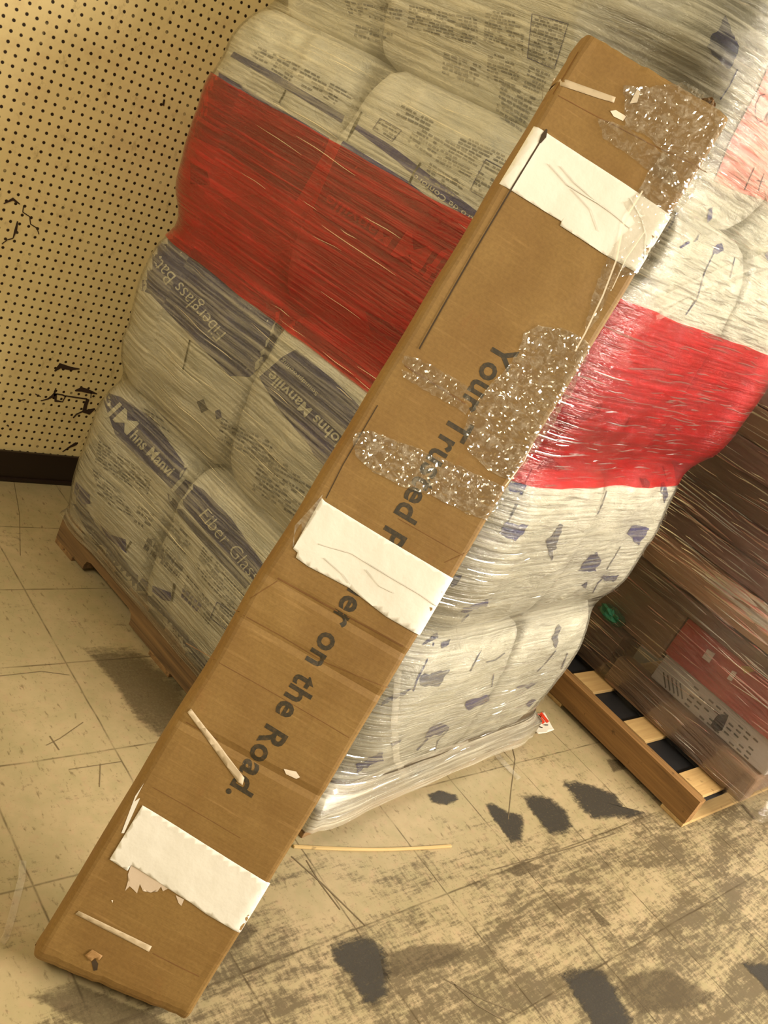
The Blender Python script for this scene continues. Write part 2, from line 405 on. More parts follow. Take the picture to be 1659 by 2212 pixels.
LAY = [(.115, .57), (.565, 1.035), (1.03, 1.585), (1.58, 2.02)]
SPL = [.43, .52, .47, .40]           # split along the left face
SPR = [.52, .48, .55, .50]           # split along the right face
bags = []; bvh_v, bvh_f = [], []
def ax_gt(a, b): return abs(a) > abs(b)
def make_bag(s0, s1, r0, r1, z0, z1, Rq, seed, bulge, outer):
    hs, hr = (s1 - s0) / 2, (r1 - r0) / 2; cs, cr = (s0 + s1) / 2, (r0 + r1) / 2
    NP, NZ = 112, 30
    # outline with per-quadrant corner radii Rq[(sign s, sign r)]
    def outline(e):
        pts = []
        Hs, Hr = hs - e, hr - e
        for (qs, qr), a0 in (((1, 1), 0), ((-1, 1), 90), ((-1, -1), 180), ((1, -1), 270)):
            R = max(.006, Rq[(qs, qr)] - e * .4)
            cxx, cyy = qs * (Hs - R), qr * (Hr - R)
            for k in range(9):
                a = math.radians(a0 + 90 * k / 8)
                pts.append((cxx + R * math.cos(a), cyy + R * math.sin(a)))
        # resample evenly
        n = len(pts); seg = [math.dist(pts[i], pts[(i + 1) % n]) for i in range(n)]; tot = sum(seg)
        out = []; i = 0; acc = 0
        for k in range(NP):
            t_ = k * tot / NP
            while acc + seg[i] < t_ - 1e-9 and i < n - 1: acc += seg[i]; i += 1
            f = (t_ - acc) / max(seg[i], 1e-9)
            a, b = pts[i], pts[(i + 1) % n]
            out.append((a[0] + (b[0] - a[0]) * f, a[1] + (b[1] - a[1]) * f))
        return out
    H = z1 - z0; rz = .15; V = []
    for j in range(NZ + 1):
        z = z0 + H * j / NZ
        dz = abs(z - (z0 + z1) / 2); t_ = max(0, (dz - (H / 2 - rz)) / rz); t_ = min(t_, 1)
        e = (.018 if (seed < 4 and z < (z0 + z1) / 2) else .050) * (1 - math.sqrt(max(0, 1 - t_ ** 2.4)))
        zr = 1 - (2 * dz / H) ** 2
        for (x, y) in outline(e):
            L = math.hypot(x / hs, y / hr)
            out = bulge * zr if (('s+' if x > 0 else 's-') if ax_gt(x / hs, y / hr) else ('r+' if y > 0 else 'r-')) in outer else -.004
            d = Vector((x, y)); d = Vector((x / hs / hs, y / hr / hr)) if True else d
            # face aligned direction: mostly the nearer face
            ax_, ay_ = abs(x / hs) ** 8, abs(y / hr) ** 8
            n2 = Vector((math.copysign(ax_, x), math.copysign(ay_, y)))
            if n2.length > 1e-6: n2.normalize()
            sx_, sy_ = x + cs, y + cr
            p = Vector((sx_ * 1.0, sy_ * 1.0, z)) + Vector((seed * 3.1, 0, 0))
            wv = noise.fractal(p * 5, 1, 2, 4) * .010 + noise.fractal(Vector((p.x * 14, p.y * 14, p.z * 22)), 1, 2, 3) * .0028
            # folds gathering toward the creases
            wv += .004 * (t_) * math.sin((sx_ + sy_) * 55 + seed * 2 + 6 * noise.noise(p * 3))
            x2, y2 = x + n2.x * (out + wv), y + n2.y * (out + wv)
            V.append((x2 + cs, y2 + cr, z))
    F = []
    for j in range(NZ):
        for i in range(NP):
            a, b = j * NP, (j + 1) * NP; k = (i + 1) % NP
            F.append((a + i, a + k, b + k, b + i))
    F.append(tuple(range(NP))[::-1]); F.append(tuple(NZ * NP + i for i in range(NP)))
    W = []
    for v in V:
        # the soft bags give way where the carton leans on them
        p = SP(*v); q = BMi @ p
        if -.09 < q.x < WB + .09 and -.10 < q.y < LB:
            fx = min(1, (q.x + .09) / .08, (WB + .09 - q.x) / .08) * min(1, (q.y + .10) / .08)
            lim = TB + .021
            if q.z < lim: q.z += (lim - q.z) * fx; p = BM @ q
        W.append(tuple(p))
    return W, F
names_layer = ['bottom', 'second', 'third', 'top']
for li, (z0, z1) in enumerate(LAY):
    sb = .045 if li == 3 else 0
    s_lo, s_hi = -.035 + sb, 1.215 - sb
    r_lo, r_hi = -.022 + sb, (1.02, 1.03, 1.13, 1.12)[li]
    RC = (.19, .19, .20, .26)[li]
    for ci, (a, b, c_, d_) in enumerate([(s_lo, SPL[li], r_lo, SPR[li]), (SPL[li], s_hi, r_lo, SPR[li]), (SPL[li] , s_hi, SPR[li], r_hi), (s_lo, SPL[li], SPR[li], r_hi)]):
        Rq = {(1, 1): .007, (-1, 1): .007, (-1, -1): .007, (1, -1): .007}
        if ci == 0: Rq[(1, -1)] = .03
        if ci == 1: Rq[(-1, -1)] = .03
        if ci == 0: Rq[(-1, -1)] = .10
        if ci == 1: Rq[(1, -1)] = RC
        if ci == 2: Rq[(1, 1)] = .13
        if ci == 3: Rq[(-1, 1)] = .13
        W, F = make_bag(a, b, c_, d_, z0, z1, Rq, li * 4 + ci, (.012, .016, .022, .016)[li], (('s-', 'r-'), ('s+', 'r-'), ('s+', 'r+'), ('s-', 'r+'))[ci])
        o = newmesh('insulation_bag', W, F, mbag, smooth=True)
        where = ['at the far left by the pegboard', 'at the near corner behind the leaning box', 'on the right side', 'at the hidden rear'][ci]
        look = [['with grey-blue upright print', 'with blue bands', 'with small blue scraps', 'plain'],
                ['with upside-down lettering', 'with blue-edged lettering', 'with blue scraps', 'plain'],
                ['under red film with blue panel', 'under red film with logo', 'under red film', 'plain'],
                ['with faint print', 'with rows of small print', 'with bright blue flag', 'plain']][li][ci]
        tag(o, '%s-layer cream bag %s %s' % (names_layer[li], look, where), 'insulation bag', 'wrapped insulation bags on the pallet')
        bags.append((li, ci, o))
        n0 = len(bvh_v); bvh_v += W; bvh_f += [tuple(i + n0 for i in f) for f in F]
        o['_r'] = n0
BVH = BVHTree.FromPolygons(bvh_v, bvh_f)
ranges = [(o['_r'], o) for _, _, o in bags]
fstart = []; k_ = 0
for _, _, o in bags:
    fstart.append((k_, o)); k_ += len(o.data.polygons); del o['_r']
def owner(fi):
    r = fstart[0][1]
    for a, o in fstart:
        if fi >= a: r = o
    return r
def cast(px, py, off=.0012):
    d = ray(px, py).normalized()
    hit, nr, fi, dist = BVH.ray_cast(CAMP, d)
    if hit is None: return None, None
    if nr.dot(d) > 0: nr = -nr
    return hit + nr * off, fi
def decal(name, VF, mat, off=.0012):
    """print laid on the bag surface; split per bag, parented to that bag"""
    V, F = VF; W = []; own = []
    for x, y in V:
        p, fi = cast(x, y, off); W.append(p); own.append(owner(fi) if p is not None else None)
    groups = {}
    for f in F:
        if any(W[i] is None for i in f): continue
        if max((W[f[0]] - W[i]).length for i in f) > .06: continue
        groups.setdefault(own[f[0]].name, (own[f[0]], []))[1].append(f)
    for nm, (o, fs) in groups.items():
        used = sorted({i for f in fs for i in f}); mp_ = {i: k for k, i in enumerate(used)}
        newmesh(name, [W[i] for i in used], [[mp_[i] for i in f] for f in fs], mat, o)

def inkmat(name, rgb, rough=.4, fade=.15):
    s = M(name); P = s.gen(); n = s.noise(P, 55, 5, .7)
    c = s.mix(s.ramp(n, [(.35, 0.), (.75, fade)]), lin(*rgb), lin(200, 192, 165))
    wr = s.noise(s.mp(P, (1, 1, 2.2)), 13, 9, .66, 1.0)
    return s.done(s.bsdf(col=c, rough=rough, nrm=s.bump(wr, .75, .03), spec=.4))
ink_blue = inkmat('blue_ink', (16, 22, 122))
ink_deep = inkmat('deep_blue_ink', (12, 16, 118), fade=.15)
ink_grey = inkmat('grey_blue_ink', (48, 54, 108), fade=.12)
ink_pale = inkmat('pale_grey_ink', (90, 90, 108), fade=.2)
ink_fine = inkmat('fine_print_ink', (122, 120, 118), fade=.3)
ink_white = inkmat('white_ink', (226, 220, 196), fade=.1)
ink_dark = inkmat('dark_grey_ink', (72, 72, 82), fade=.25)
seam = inkmat('seam_line', (70, 66, 46), fade=.1)

ST = 11
# ---- left face: layer 3 (upside-down print)
decal('printed_band', poly2d([[(442, 150), (455, 146), (712, 298), (700, 330), (640, 436), (590, 405), (498, 333), (420, 296)]], ST), ink_blue)
decal('printed_band', poly2d([[(498, 122), (506, 112), (600, 162), (745, 250), (738, 266), (600, 182)]], ST), ink_grey)
decal('printed_band', poly2d([[(738, 310), (742, 305), (880, 390), (1010, 495), (1060, 560), (960, 650), (900, 620), (760, 520), (676, 455)]], ST), ink_blue)
decal('printed_band', poly2d([[(762, 276), (770, 268), (850, 318), (905, 360), (1055, 475), (1040, 488), (950, 430), (860, 350)]], ST), ink_deep)
decal('lettering', place_text('Centro de Confort', (1060, 498), (900, 378), 12, .01, ST), ink_white, .002)
decal('lettering', place_text('Johns Manville', (960, 590), (712, 420), 24, .008, ST), ink_white, .002)
decal('lettering', place_text('JM', (985, 620), (880, 530), 62, .03, ST, up=(-.35, -1)), ink_white, .0025) if False else None
decal('logo', place_text('JM', (992, 602), (868, 520), -60, .03, ST), ink_white, .0022) if False else None
decal('logo', place_text('JM', (965, 560), (880, 500), 62, .012, ST), ink_white, .0022)
# layer 3 under red: second band edges
decal('printed_band', poly2d([[(412, 352), (448, 370), (455, 400), (412, 398)]], ST), ink_dark)
decal('printed_band', poly2d([[(560, 420), (640, 470), (800, 560), (930, 640), (930, 690), (860, 690), (700, 610), (600, 540), (500, 480), (470, 430)]], ST), inkmat('faint_red_show', (188, 176, 150)))
decal('printed_band', poly2d([[(790, 672), (880, 715), (900, 740), (860, 745), (800, 712)]], ST), ink_grey)
# ---- left face: layer 2
decal('printed_band', poly2d([[(352, 512), (366, 505), (480, 570), (612, 668), (606, 722), (590, 753), (560, 795), (540, 814), (498, 812), (413, 728), (325, 635), (291, 622), (318, 560)]], ST), ink_grey)
decal('printed_band', poly2d([[(625, 690), (660, 700), (810, 815), (815, 850), (760, 815), (640, 722)]], ST), ink_grey)
decal('lettering', place_text('Fiberglass Bat', (492, 722), (350, 560), 30, -.005, ST), ink_white, .002)
decal('printed_band', poly2d([[(612, 770), (640, 755), (720, 820), (790, 890), (760, 960), (720, 1015), (690, 990), (600, 880), (560, 815)]], ST), ink_grey)
decal('printed_band', poly2d([[(640, 905), (690, 925), (735, 985), (715, 1018), (680, 985)]], ST), ink_deep, .0016)
decal('lettering', place_text('Johns Manville', (745, 952), (590, 800), 24, .015, ST), ink_white, .0024)
decal('lettering', place_text('Soundproofing', (690, 850), (612, 775), 9, .0, ST), ink_white, .0024)
decal('stamp', poly2d([[(425, 868), (440, 862), (450, 885), (436, 892)]], 8), ink_dark)
decal('stamp', poly2d([[(465, 888), (476, 884), (480, 902), (468, 906)]], 8), ink_grey)
# ---- left face: layer 1 (right way up)
decal('printed_band', poly2d([[(224, 866), (236, 850), (262, 858), (330, 905), (404, 1010), (388, 1035), (370, 1056), (345, 1030), (300, 990), (250, 940)]], ST), ink_grey)
decal('printed_band', poly2d([[(376, 1062), (400, 1035), (440, 1058), (500, 1120), (560, 1205), (596, 1260), (575, 1275), (520, 1230), (450, 1155), (400, 1095)]], ST), ink_grey)
decal('printed_band', poly2d([[(362, 1066), (380, 1080), (440, 1150), (540, 1262), (530, 1272), (440, 1175), (366, 1085)]], ST), ink_pale)
decal('logo', place_text('JM', (230, 890), (276, 940), 36, .012, ST), ink_white, .0024)
decal('lettering', place_text('hns Manvi', (280, 944), (364, 1030), 24, .02, ST), ink_white, .0024)
decal('lettering', place_text('Fiber Glass', (428, 1112), (548, 1258), 28, -.01, ST), ink_white, .0024)
decal('printed_band', poly2d([[(150, 1030), (165, 1040), (195, 1070), (196, 1088), (180, 1090), (160, 1065)]], ST), ink_blue)
decal('printed_band', poly2d([[(215, 1130), (240, 1155), (272, 1165), (274, 1195), (255, 1180), (230, 1158)]], ST), ink_blue)
decal('printed_band', poly2d([[(292, 1238), (330, 1265), (370, 1280), (372, 1298), (352, 1296), (315, 1265)]], ST), ink_blue)
decal('printed_band', poly2d([[(150, 1040), (170, 1062), (205, 1130), (290, 1235), (420, 1390), (480, 1470), (470, 1480), (400, 1400), (280, 1262), (190, 1150), (150, 1080)]], ST), ink_pale)
# seams (short heat-seal lines)
for pts, wd in [([(618, 195), (612, 208), (604, 222)], 3), ([(782, 242), (768, 270), (750, 305)], [2, 7, 2]), ([(748, 305), (716, 365)], [3, 2]), ([(910, 352), (896, 372), (882, 402)], 4),
                ([(411, 735), (404, 765), (396, 800)], 3), ([(528, 850), (516, 900), (508, 965)], 3), ([(346, 1068), (312, 1112), (284, 1170), (272, 1190)], [3, 3, 5, 3]),
                ([(444, 1160), (405, 1215), (378, 1260), (372, 1300)], [3, 3, 6, 3]), ([(502, 1365), (488, 1390), (480, 1412)], [7, 5, 3]), ([(745, 0), (748, 80)], 4), ([(872, 0), (876, 70)], 3), ([(1040, 20), (1055, 180)], 3)]:
    decal('seam', stroke2d(pts, wd), seam, .002)

# fine print as rows of little dashes
def fineprint(quad, rows, ink, seed, fill=.8, wmin=4, wmax=16, th=.5):
    rnd = random.Random(seed); A, B, C_, D_ = [Vector(q) for q in quad]
    parts = []
    for r in range(rows):
        v0 = (r + .22) / rows; v1 = v0 + th / rows
        L = (B - A).length; x = 0; end = L * (1 if rnd.random() < .7 else rnd.uniform(.5, .95))
        while x < end:
            wd = rnd.uniform(wmin, wmax); g = rnd.uniform(1.5, 4)
            if rnd.random() < fill:
                u0, u1 = x / L, min(1, (x + wd) / L)
                q = [A.lerp(B, u).lerp(D_.lerp(C_, u), v) for u, v in ((u0, v0), (u1, v0), (u1, v1), (u0, v1))]
                parts.append(([tuple(p) for p in q], [[0, 1, 2, 3]]))
            x += wd + g
    return join2d(parts)
FP = [
    # layer 3 top print (running along the face)
    ([(560, 100), (600, 118), (580, 142), (545, 124)], 4, ink_pale), ([(606, 120), (650, 142), (625, 178), (585, 152)], 5, ink_pale),
    ([(655, 145), (712, 175), (690, 208), (635, 180)], 5, ink_pale), ([(715, 178), (765, 205), (742, 240), (698, 212)], 6, ink_pale),
    ([(822, 255), (868, 280), (848, 305), (806, 278)], 4, ink_dark), ([(900, 270), (960, 305), (935, 345), (880, 308)], 5, ink_grey),
    ([(965, 300), (1040, 345), (1015, 385), (940, 350)], 7, ink_grey), ([(930, 350), (1005, 400), (985, 430), (915, 385)], 5, ink_pale),
    ([(1045, 345), (1090, 370), (1060, 440), (1015, 412)], 9, ink_dark), ([(1000, 290), (1100, 340), (1085, 365), (985, 318)], 4, ink_pale),
    ([(870, 225), (940, 262), (925, 285), (855, 250)], 3, ink_pale),
    # layer 4 small print
    ([(745, 0), (870, 20), (865, 55), (755, 30)], 4, ink_pale), ([(885, 10), (1030, 40), (1035, 100), (880, 60)], 8, ink_pale),
    ([(1050, 20), (1140, 35), (1130, 120), (1045, 90)], 11, ink_grey), ([(1150, 30), (1230, 50), (1200, 150), (1140, 125)], 14, ink_grey),
    ([(1055, 110), (1130, 135), (1115, 190), (1052, 170)], 8, ink_grey), ([(1085, 175), (1160, 210), (1125, 290), (1070, 250)], 8, ink_pale),
    ([(960, 110), (1040, 140), (1035, 190), (955, 160)], 5, ink_pale), ([(770, 50), (850, 70), (840, 100), (765, 80)], 3, ink_pale),
    ([(1145, 140), (1190, 160), (1165, 205), (1130, 190)], 6, ink_dark),
    # layer 2 small print
    ([(480, 900), (600, 960), (590, 1010), (470, 950)], 6, ink_pale), ([(560, 1000), (660, 1060), (640, 1120), (545, 1060)], 7, ink_pale),
    ([(545, 960), (690, 1040), (680, 1062), (540, 990)], 3, ink_grey), ([(310, 880), (350, 905), (370, 940), (320, 905)], 3, ink_pale),
    # layer 1 small print
    ([(215, 950), (330, 1030), (318, 1075), (205, 1000)], 8, ink_grey), ([(200, 1010), (260, 1060), (290, 1120), (215, 1080)], 7, ink_grey),
    ([(375, 1110), (420, 1160), (400, 1200), (350, 1150)], 6, ink_pale), ([(345, 1160), (395, 1210), (385, 1235), (335, 1190)], 4, ink_dark),
    ([(440, 1180), (540, 1290), (510, 1330), (420, 1230)], 9, ink_pale), ([(405, 1240), (470, 1315), (450, 1350), (395, 1280)], 6, ink_grey),
    ([(480, 1300), (525, 1340), (505, 1370), (465, 1335)], 6, ink_dark), ([(300, 1090), (335, 1110), (320, 1150), (290, 1130)], 4, ink_pale),
]
for i, (q, rows, ink) in enumerate(FP): decal('small_print', fineprint(q, rows, ink, i), ink_fine, .0016)
# boxed recycling icons and stamps
def outline_box(quad, wd): return stroke2d(densify(list(quad) + [quad[0]], 8), wd)
for q in ([(822, 256), (868, 282), (848, 306), (806, 280)], [(1050, 345), (1092, 368), (1062, 438), (1016, 412)], [(1150, 30), (1228, 52), (1198, 150), (1140, 125)], [(470, 1300), (530, 1340), (510, 1375), (455, 1335)]):
    decal('printed_frame', outline_box(q, 1.6), ink_grey, .0018)
decal('stamp', fineprint([(322, 1158), (400, 1222), (385, 1250), (310, 1185)], 2, ink_dark, 90, .9, 6, 12, .7), ink_dark, .002)
decal('stamp', fineprint([(396, 1268), (440, 1305), (430, 1325), (392, 1290)], 2, ink_blue, 91, .9, 6, 10, .7), ink_deep, .002)
for cx_, cy_, r_ in ((327, 1172, 9), (350, 1200, 8), (404, 1283, 8), (984, 392, 7)):
    decal('stamp', poly2d([[(cx_ + r_ * math.cos(a / 8 * math.tau), cy_ + r_ * math.sin(a / 8 * math.tau)) for a in range(8)]], 0), ink_dark, .002)

# ---- right face scraps of blue print
SCR = [
    ([(1566, 34), (1576, 60), (1597, 102), (1593, 118), (1560, 98), (1540, 75), (1556, 58)], ink_deep), ([(1540, 77), (1560, 100), (1592, 120), (1577, 150), (1550, 130), (1527, 100)], ink_grey),
    ([(1530, 455), (1540, 448), (1538, 470), (1528, 478)], ink_deep), ([(1543, 532), (1556, 524), (1563, 540), (1548, 548), (1538, 548)], ink_blue), ([(1652, 545), (1668, 540), (1668, 560), (1655, 560)], ink_deep),
    ([(1205, 912), (1250, 895), (1302, 868), (1296, 890), (1240, 920), (1200, 945)], ink_dark), ([(1178, 990), (1195, 988), (1218, 1016), (1160, 1012)], ink_dark),
    ([(1100, 1040), (1138, 1046), (1128, 1066), (1098, 1060)], ink_blue), ([(1086, 1130), (1142, 1133), (1128, 1152), (1112, 1168), (1078, 1152)], ink_blue),
    ([(1354, 1150), (1370, 1133), (1402, 1141), (1380, 1176), (1360, 1160)], ink_blue), ([(1274, 1196), (1290, 1194), (1298, 1212), (1286, 1234), (1248, 1232), (1264, 1210)], ink_grey),
    ([(1294, 1246), (1336, 1240), (1326, 1256), (1304, 1252)], ink_grey), ([(1256, 1262), (1268, 1256), (1266, 1270)], ink_grey),
    ([(974, 1248), (996, 1240), (988, 1262), (972, 1270)], ink_grey), ([(1000, 1312), (1054, 1294), (1054, 1306), (1012, 1320), (996, 1322)], ink_blue),
    ([(944, 1366), (946, 1378), (910, 1396), (914, 1388)], ink_grey), ([(952, 1388), (970, 1380), (970, 1392), (954, 1400)], ink_grey), ([(908, 1458), (970, 1446), (948, 1482), (904, 1480)], ink_pale),
    ([(822, 1516), (850, 1500), (890, 1486), (880, 1496), (840, 1514), (824, 1524)], ink_grey),
    ([(1008, 1512), (1030, 1508), (1060, 1500), (1056, 1512), (1012, 1534), (1004, 1524)], ink_deep), ([(916, 1592), (930, 1570), (950, 1562), (972, 1569), (950, 1584), (930, 1592)], ink_blue),
    ([(842, 1605), (868, 1595), (856, 1608), (846, 1611)], ink_grey), ([(769, 1650), (826, 1624), (826, 1640), (800, 1652), (771, 1668)], ink_blue), ([(698, 1706), (712, 1706), (706, 1724), (692, 1728)], ink_grey),
    ([(1114, 1484), (1140, 1477), (1162, 1472), (1150, 1482), (1120, 1488)], ink_grey), ([(1426, 1044), (1434, 1040), (1442, 1074), (1434, 1084)], ink_grey), ([(1380, 1030), (1404, 1040), (1400, 1054), (1388, 1050)], ink_dark),
    ([(1138, 1520), (1150, 1508), (1158, 1512), (1142, 1526)], ink_deep), ([(1495, 520), (1512, 505), (1500, 522)], ink_grey),
    ([(1180, 1170), (1210, 1130), (1215, 1135), (1190, 1210)], ink_pale), ([(820, 1690), (850, 1668), (880, 1662), (860, 1680), (830, 1700)], ink_pale),
    ([(1190, 1380), (1206, 1350), (1212, 1355), (1200, 1400)], ink_pale),
]
for pts, ink in SCR:
    V_, F_ = poly2d([densify(pts + [pts[0]], 6)[:-1]], 7)
    V_ = [(x + 5 * noise.noise(Vector((x * .09, y * .09, 1))), y + 5 * noise.noise(Vector((x * .09, y * .09, 7)))) for x, y in V_]
    decal('printed_scrap', (V_, F_), ink, .0015)
for pts, wd, ink in [([(1462, 460), (1452, 480), (1440, 500)], 5, ink_grey), ([(1468, 535), (1488, 522), (1512, 505)], [4, 6, 6], ink_deep), ([(1606, 508), (1596, 530), (1586, 556)], [7, 5, 7], ink_dark), ([(1540, 548), (1520, 590), (1505, 645), (1480, 680)], 2, ink_grey), ([(1586, 556), (1576, 600)], 2, ink_grey),
                     ([(1592, 150), (1575, 185), (1555, 215)], 3, ink_grey), ([(1148, 1012), (1128, 1060), (1106, 1108), (1092, 1136)], [3, 8, 5, 3], ink_dark), ([(1210, 1132), (1195, 1190), (1165, 1262), (1140, 1312)], [7, 9, 6, 2], ink_pale), ([(1012, 1326), (996, 1342), (992, 1356)], [3, 4, 3], ink_grey), ([(970, 1352), (990, 1356)], 3, ink_grey),
                     ([(936, 1388), (920, 1430), (900, 1468), (892, 1492), (830, 1518)], [4, 3, 4, 4, 5], ink_grey), ([(1066, 1455), (1062, 1480), (1056, 1502)], 2, ink_grey), ([(924, 1594), (900, 1620), (872, 1656)], [4, 3, 2], ink_grey), ([(968, 1575), (945, 1600), (938, 1622), (920, 1640)], 2.5, ink_pale), ([(770, 1668), (772, 1690), (775, 1700)], 2.5, ink_pale),
                     ([(1300, 1250), (1290, 1260), (1280, 1280)], 2, ink_grey), ([(1200, 1405), (1180, 1430), (1160, 1450)], 2, ink_pale), ([(1225, 1410), (1212, 1445)], 2.5, ink_pale), ([(1340, 1180), (1310, 1230)], 1.6, ink_pale), ([(1290, 1110), (1300, 1090), (1310, 1060)], 2, ink_pale), ([(1040, 1400), (1015, 1450)], 2.5, ink_pale), ([(1090, 1410), (1070, 1425), (1050, 1430)], 2.5, ink_pale),
                     ([(1360, 900), (1345, 930)], 5, ink_dark), ([(1420, 950), (1425, 990), (1440, 1040)], 3, ink_dark), ([(1170, 1320), (1195, 1330)], 5, ink_pale)]:
    decal('printed_line', stroke2d(densify(pts, 15) if not isinstance(wd, list) else pts, wd), ink, .0016)

# ---- pink note on the bag, under the film
def sheetmat(name, rgb, bumpy=.15):
    s = M(name); P = s.gen()
    c = s.mix(s.noise(P, 18, 4), tuple(x * .93 for x in lin(*rgb)), lin(*rgb))
    return s.done(s.bsdf(col=c, rough=.6, nrm=s.bump(s.noise(P, 14, 5), bumpy, .01)))
mpink = sheetmat('pink_paper', (236, 166, 152))
mink = flat('pen_ink', (70, 50, 60), .5)
def cast_sheet(name, VF, mat, parent, off):
    V, F = VF; W = [cast(x, y, off)[0] for x, y in V]
    F = [f for f in F if all(W[i] is not None for i in f) and max((W[f[0]] - W[i]).length for i in f) < .08]
    return newmesh(name, [wv if wv is not None else (0, 0, 5) for wv in W], F, mat, parent)
FN = Vector((.1225, -.99247, 0))
note = cast_sheet('paper_note', poly2d([[(1668, 120), (1637, 191), (1612, 235), (1575, 305), (1542, 389), (1568, 402), (1601, 415), (1668, 438), (1760, 470), (1800, 190)]], 14), mpink, None, .0025)
tag(note, 'pink paper note with handwriting, stuck on the wrapped stack near its upper right', 'paper note')
hw = join2d([stroke2d(p, 2) for p in ([(1650, 202), (1638, 206), (1629, 225), (1628, 250), (1636, 264), (1648, 258), (1654, 245)], [(1666, 225), (1656, 240), (1652, 262), (1660, 272), (1670, 262)],
                                      [(1627, 360), (1616, 384), (1606, 408)], [(1648, 372), (1640, 396), (1636, 410)], [(1632, 388), (1650, 392)])])
cast_sheet('handwriting', hw, mink, note, .0034)

# ---- stretch film around the stack
NPER, ZB, ZT, DZ = 300, .03, 2.02, .0155
sA, sB, rA, rB, RR = .0, 1.18, .02, 1.03, .15
per = []
def arc(cs, cr, a0, a1, n):
    for k in range(n):
        a = math.radians(a0 + (a1 - a0) * k / n); per.append((cs + RR * math.cos(a), cr + RR * math.sin(a), math.cos(a), math.sin(a)))
def seg(x0, y0, x1, y1, nx, ny, n):
    for k in range(n): per.append((x0 + (x1 - x0) * k / n, y0 + (y1 - y0) * k / n, nx, ny))
# start at rear-left corner, along left face (r=rA), near corner, right face (s=sB), far right corner, back
seg(sA + RR, rA, sB - RR, rA, 0, -1, 56); arc(sB - RR, rA + RR, -90, 0, 22)
seg(sB, rA + RR, sB, rB - RR, 1, 0, 48); arc(sB - RR, rB - RR, 0, 90, 18)
seg(sB - RR, rB, sA + RR, rB, 0, 1, 26); arc(sA + RR, rB - RR, 90, 180, 10)
seg(sA, rB - RR, sA, rA + RR, -1, 0, 24); arc(sA + RR, rA + RR, 180, 270, 18)
NP_ = len(per); NZ_ = int((ZT - ZB) / DZ) + 1
H = [[0.0] * NP_ for _ in range(NZ_)]
for j in range(NZ_):
    z = ZB + j * DZ
    for i, (a, b, nx, ny) in enumerate(per):
        o_ = SP(a + nx * .5, b + ny * .5, max(z, .135)); dd = -(U1 * nx + U2 * ny)
        hit, nr, fi, dist = BVH.ray_cast(o_, dd, .9)
        H[j][i] = .5 - dist if hit is not None else None
for j in range(NZ_):
    for i in range(NP_):
        if H[j][i] is None: H[j][i] = -.02
# taper at pallet level: film pulled in to the deck edge
for j in range(NZ_):
    z = ZB + j * DZ
    if z < .135:
        f = (.135 - z) / .105
        for i, (a, b, nx, ny) in enumerate(per):
            cands = [1.0]
            if nx > .01: cands.append((1.222 - a) / nx)
            if nx < -.01: cands.append((-.010 - a) / nx)
            if ny < -.01: cands.append((-.010 - b) / ny)
            if ny > .01: cands.append((1.026 - b) / ny)
            hb = min(cands); H[j][i] = max(H[j][i] * (1 - f) + hb * f, hb if z < .12 else -1)
def blur(A, rz, rp):
    B = [[0.0] * NP_ for _ in range(NZ_)]
    for j in range(NZ_):
        for i in range(NP_):
            sm = 0; c = 0
            for dj in range(-rz, rz + 1):
                if 0 <= j + dj < NZ_: sm += A[j + dj][i]; c += 1
            B[j][i] = sm / c
    C2 = [[0.0] * NP_ for _ in range(NZ_)]
    for j in range(NZ_):
        for i in range(NP_): C2[j][i] = sum(B[j][(i + k) % NP_] for k in range(-rp, rp + 1)) / (2 * rp + 1)
    return C2
for _ in range(4):
    Bl = blur(H, 2, 3)
    for j in range(NZ_):
        for i in range(NP_): H[j][i] = max(H[j][i], Bl[j][i])
acc = 0; PU = [0.0]
for i in range(1, NP_ + 1):
    a, b = per[i - 1], per[i % NP_]; acc += math.dist(a[:2], b[:2]); PU.append(acc)
def film_point(fi, z, off):
    i0 = int(math.floor(fi)) % NP_; i1 = (i0 + 1) % NP_; t_ = fi - math.floor(fi)
    jz = min(max((z - ZB) / DZ, 0), NZ_ - 1.001); j0 = int(jz); tz = jz - j0
    h = (H[j0][i0] * (1 - t_) + H[j0][i1] * t_) * (1 - tz) + (H[j0 + 1][i0] * (1 - t_) + H[j0 + 1][i1] * t_) * tz
    a = per[i0]; b = per[i1]
    nx, ny = a[2] * (1 - t_) + b[2] * t_, a[3] * (1 - t_) + b[3] * t_; L = math.hypot(nx, ny); nx /= L; ny /= L
    s_, r_ = a[0] * (1 - t_) + b[0] * t_, a[1] * (1 - t_) + b[1] * t_
    return SP(s_ + nx * (h + off), r_ + ny * (h + off), z)
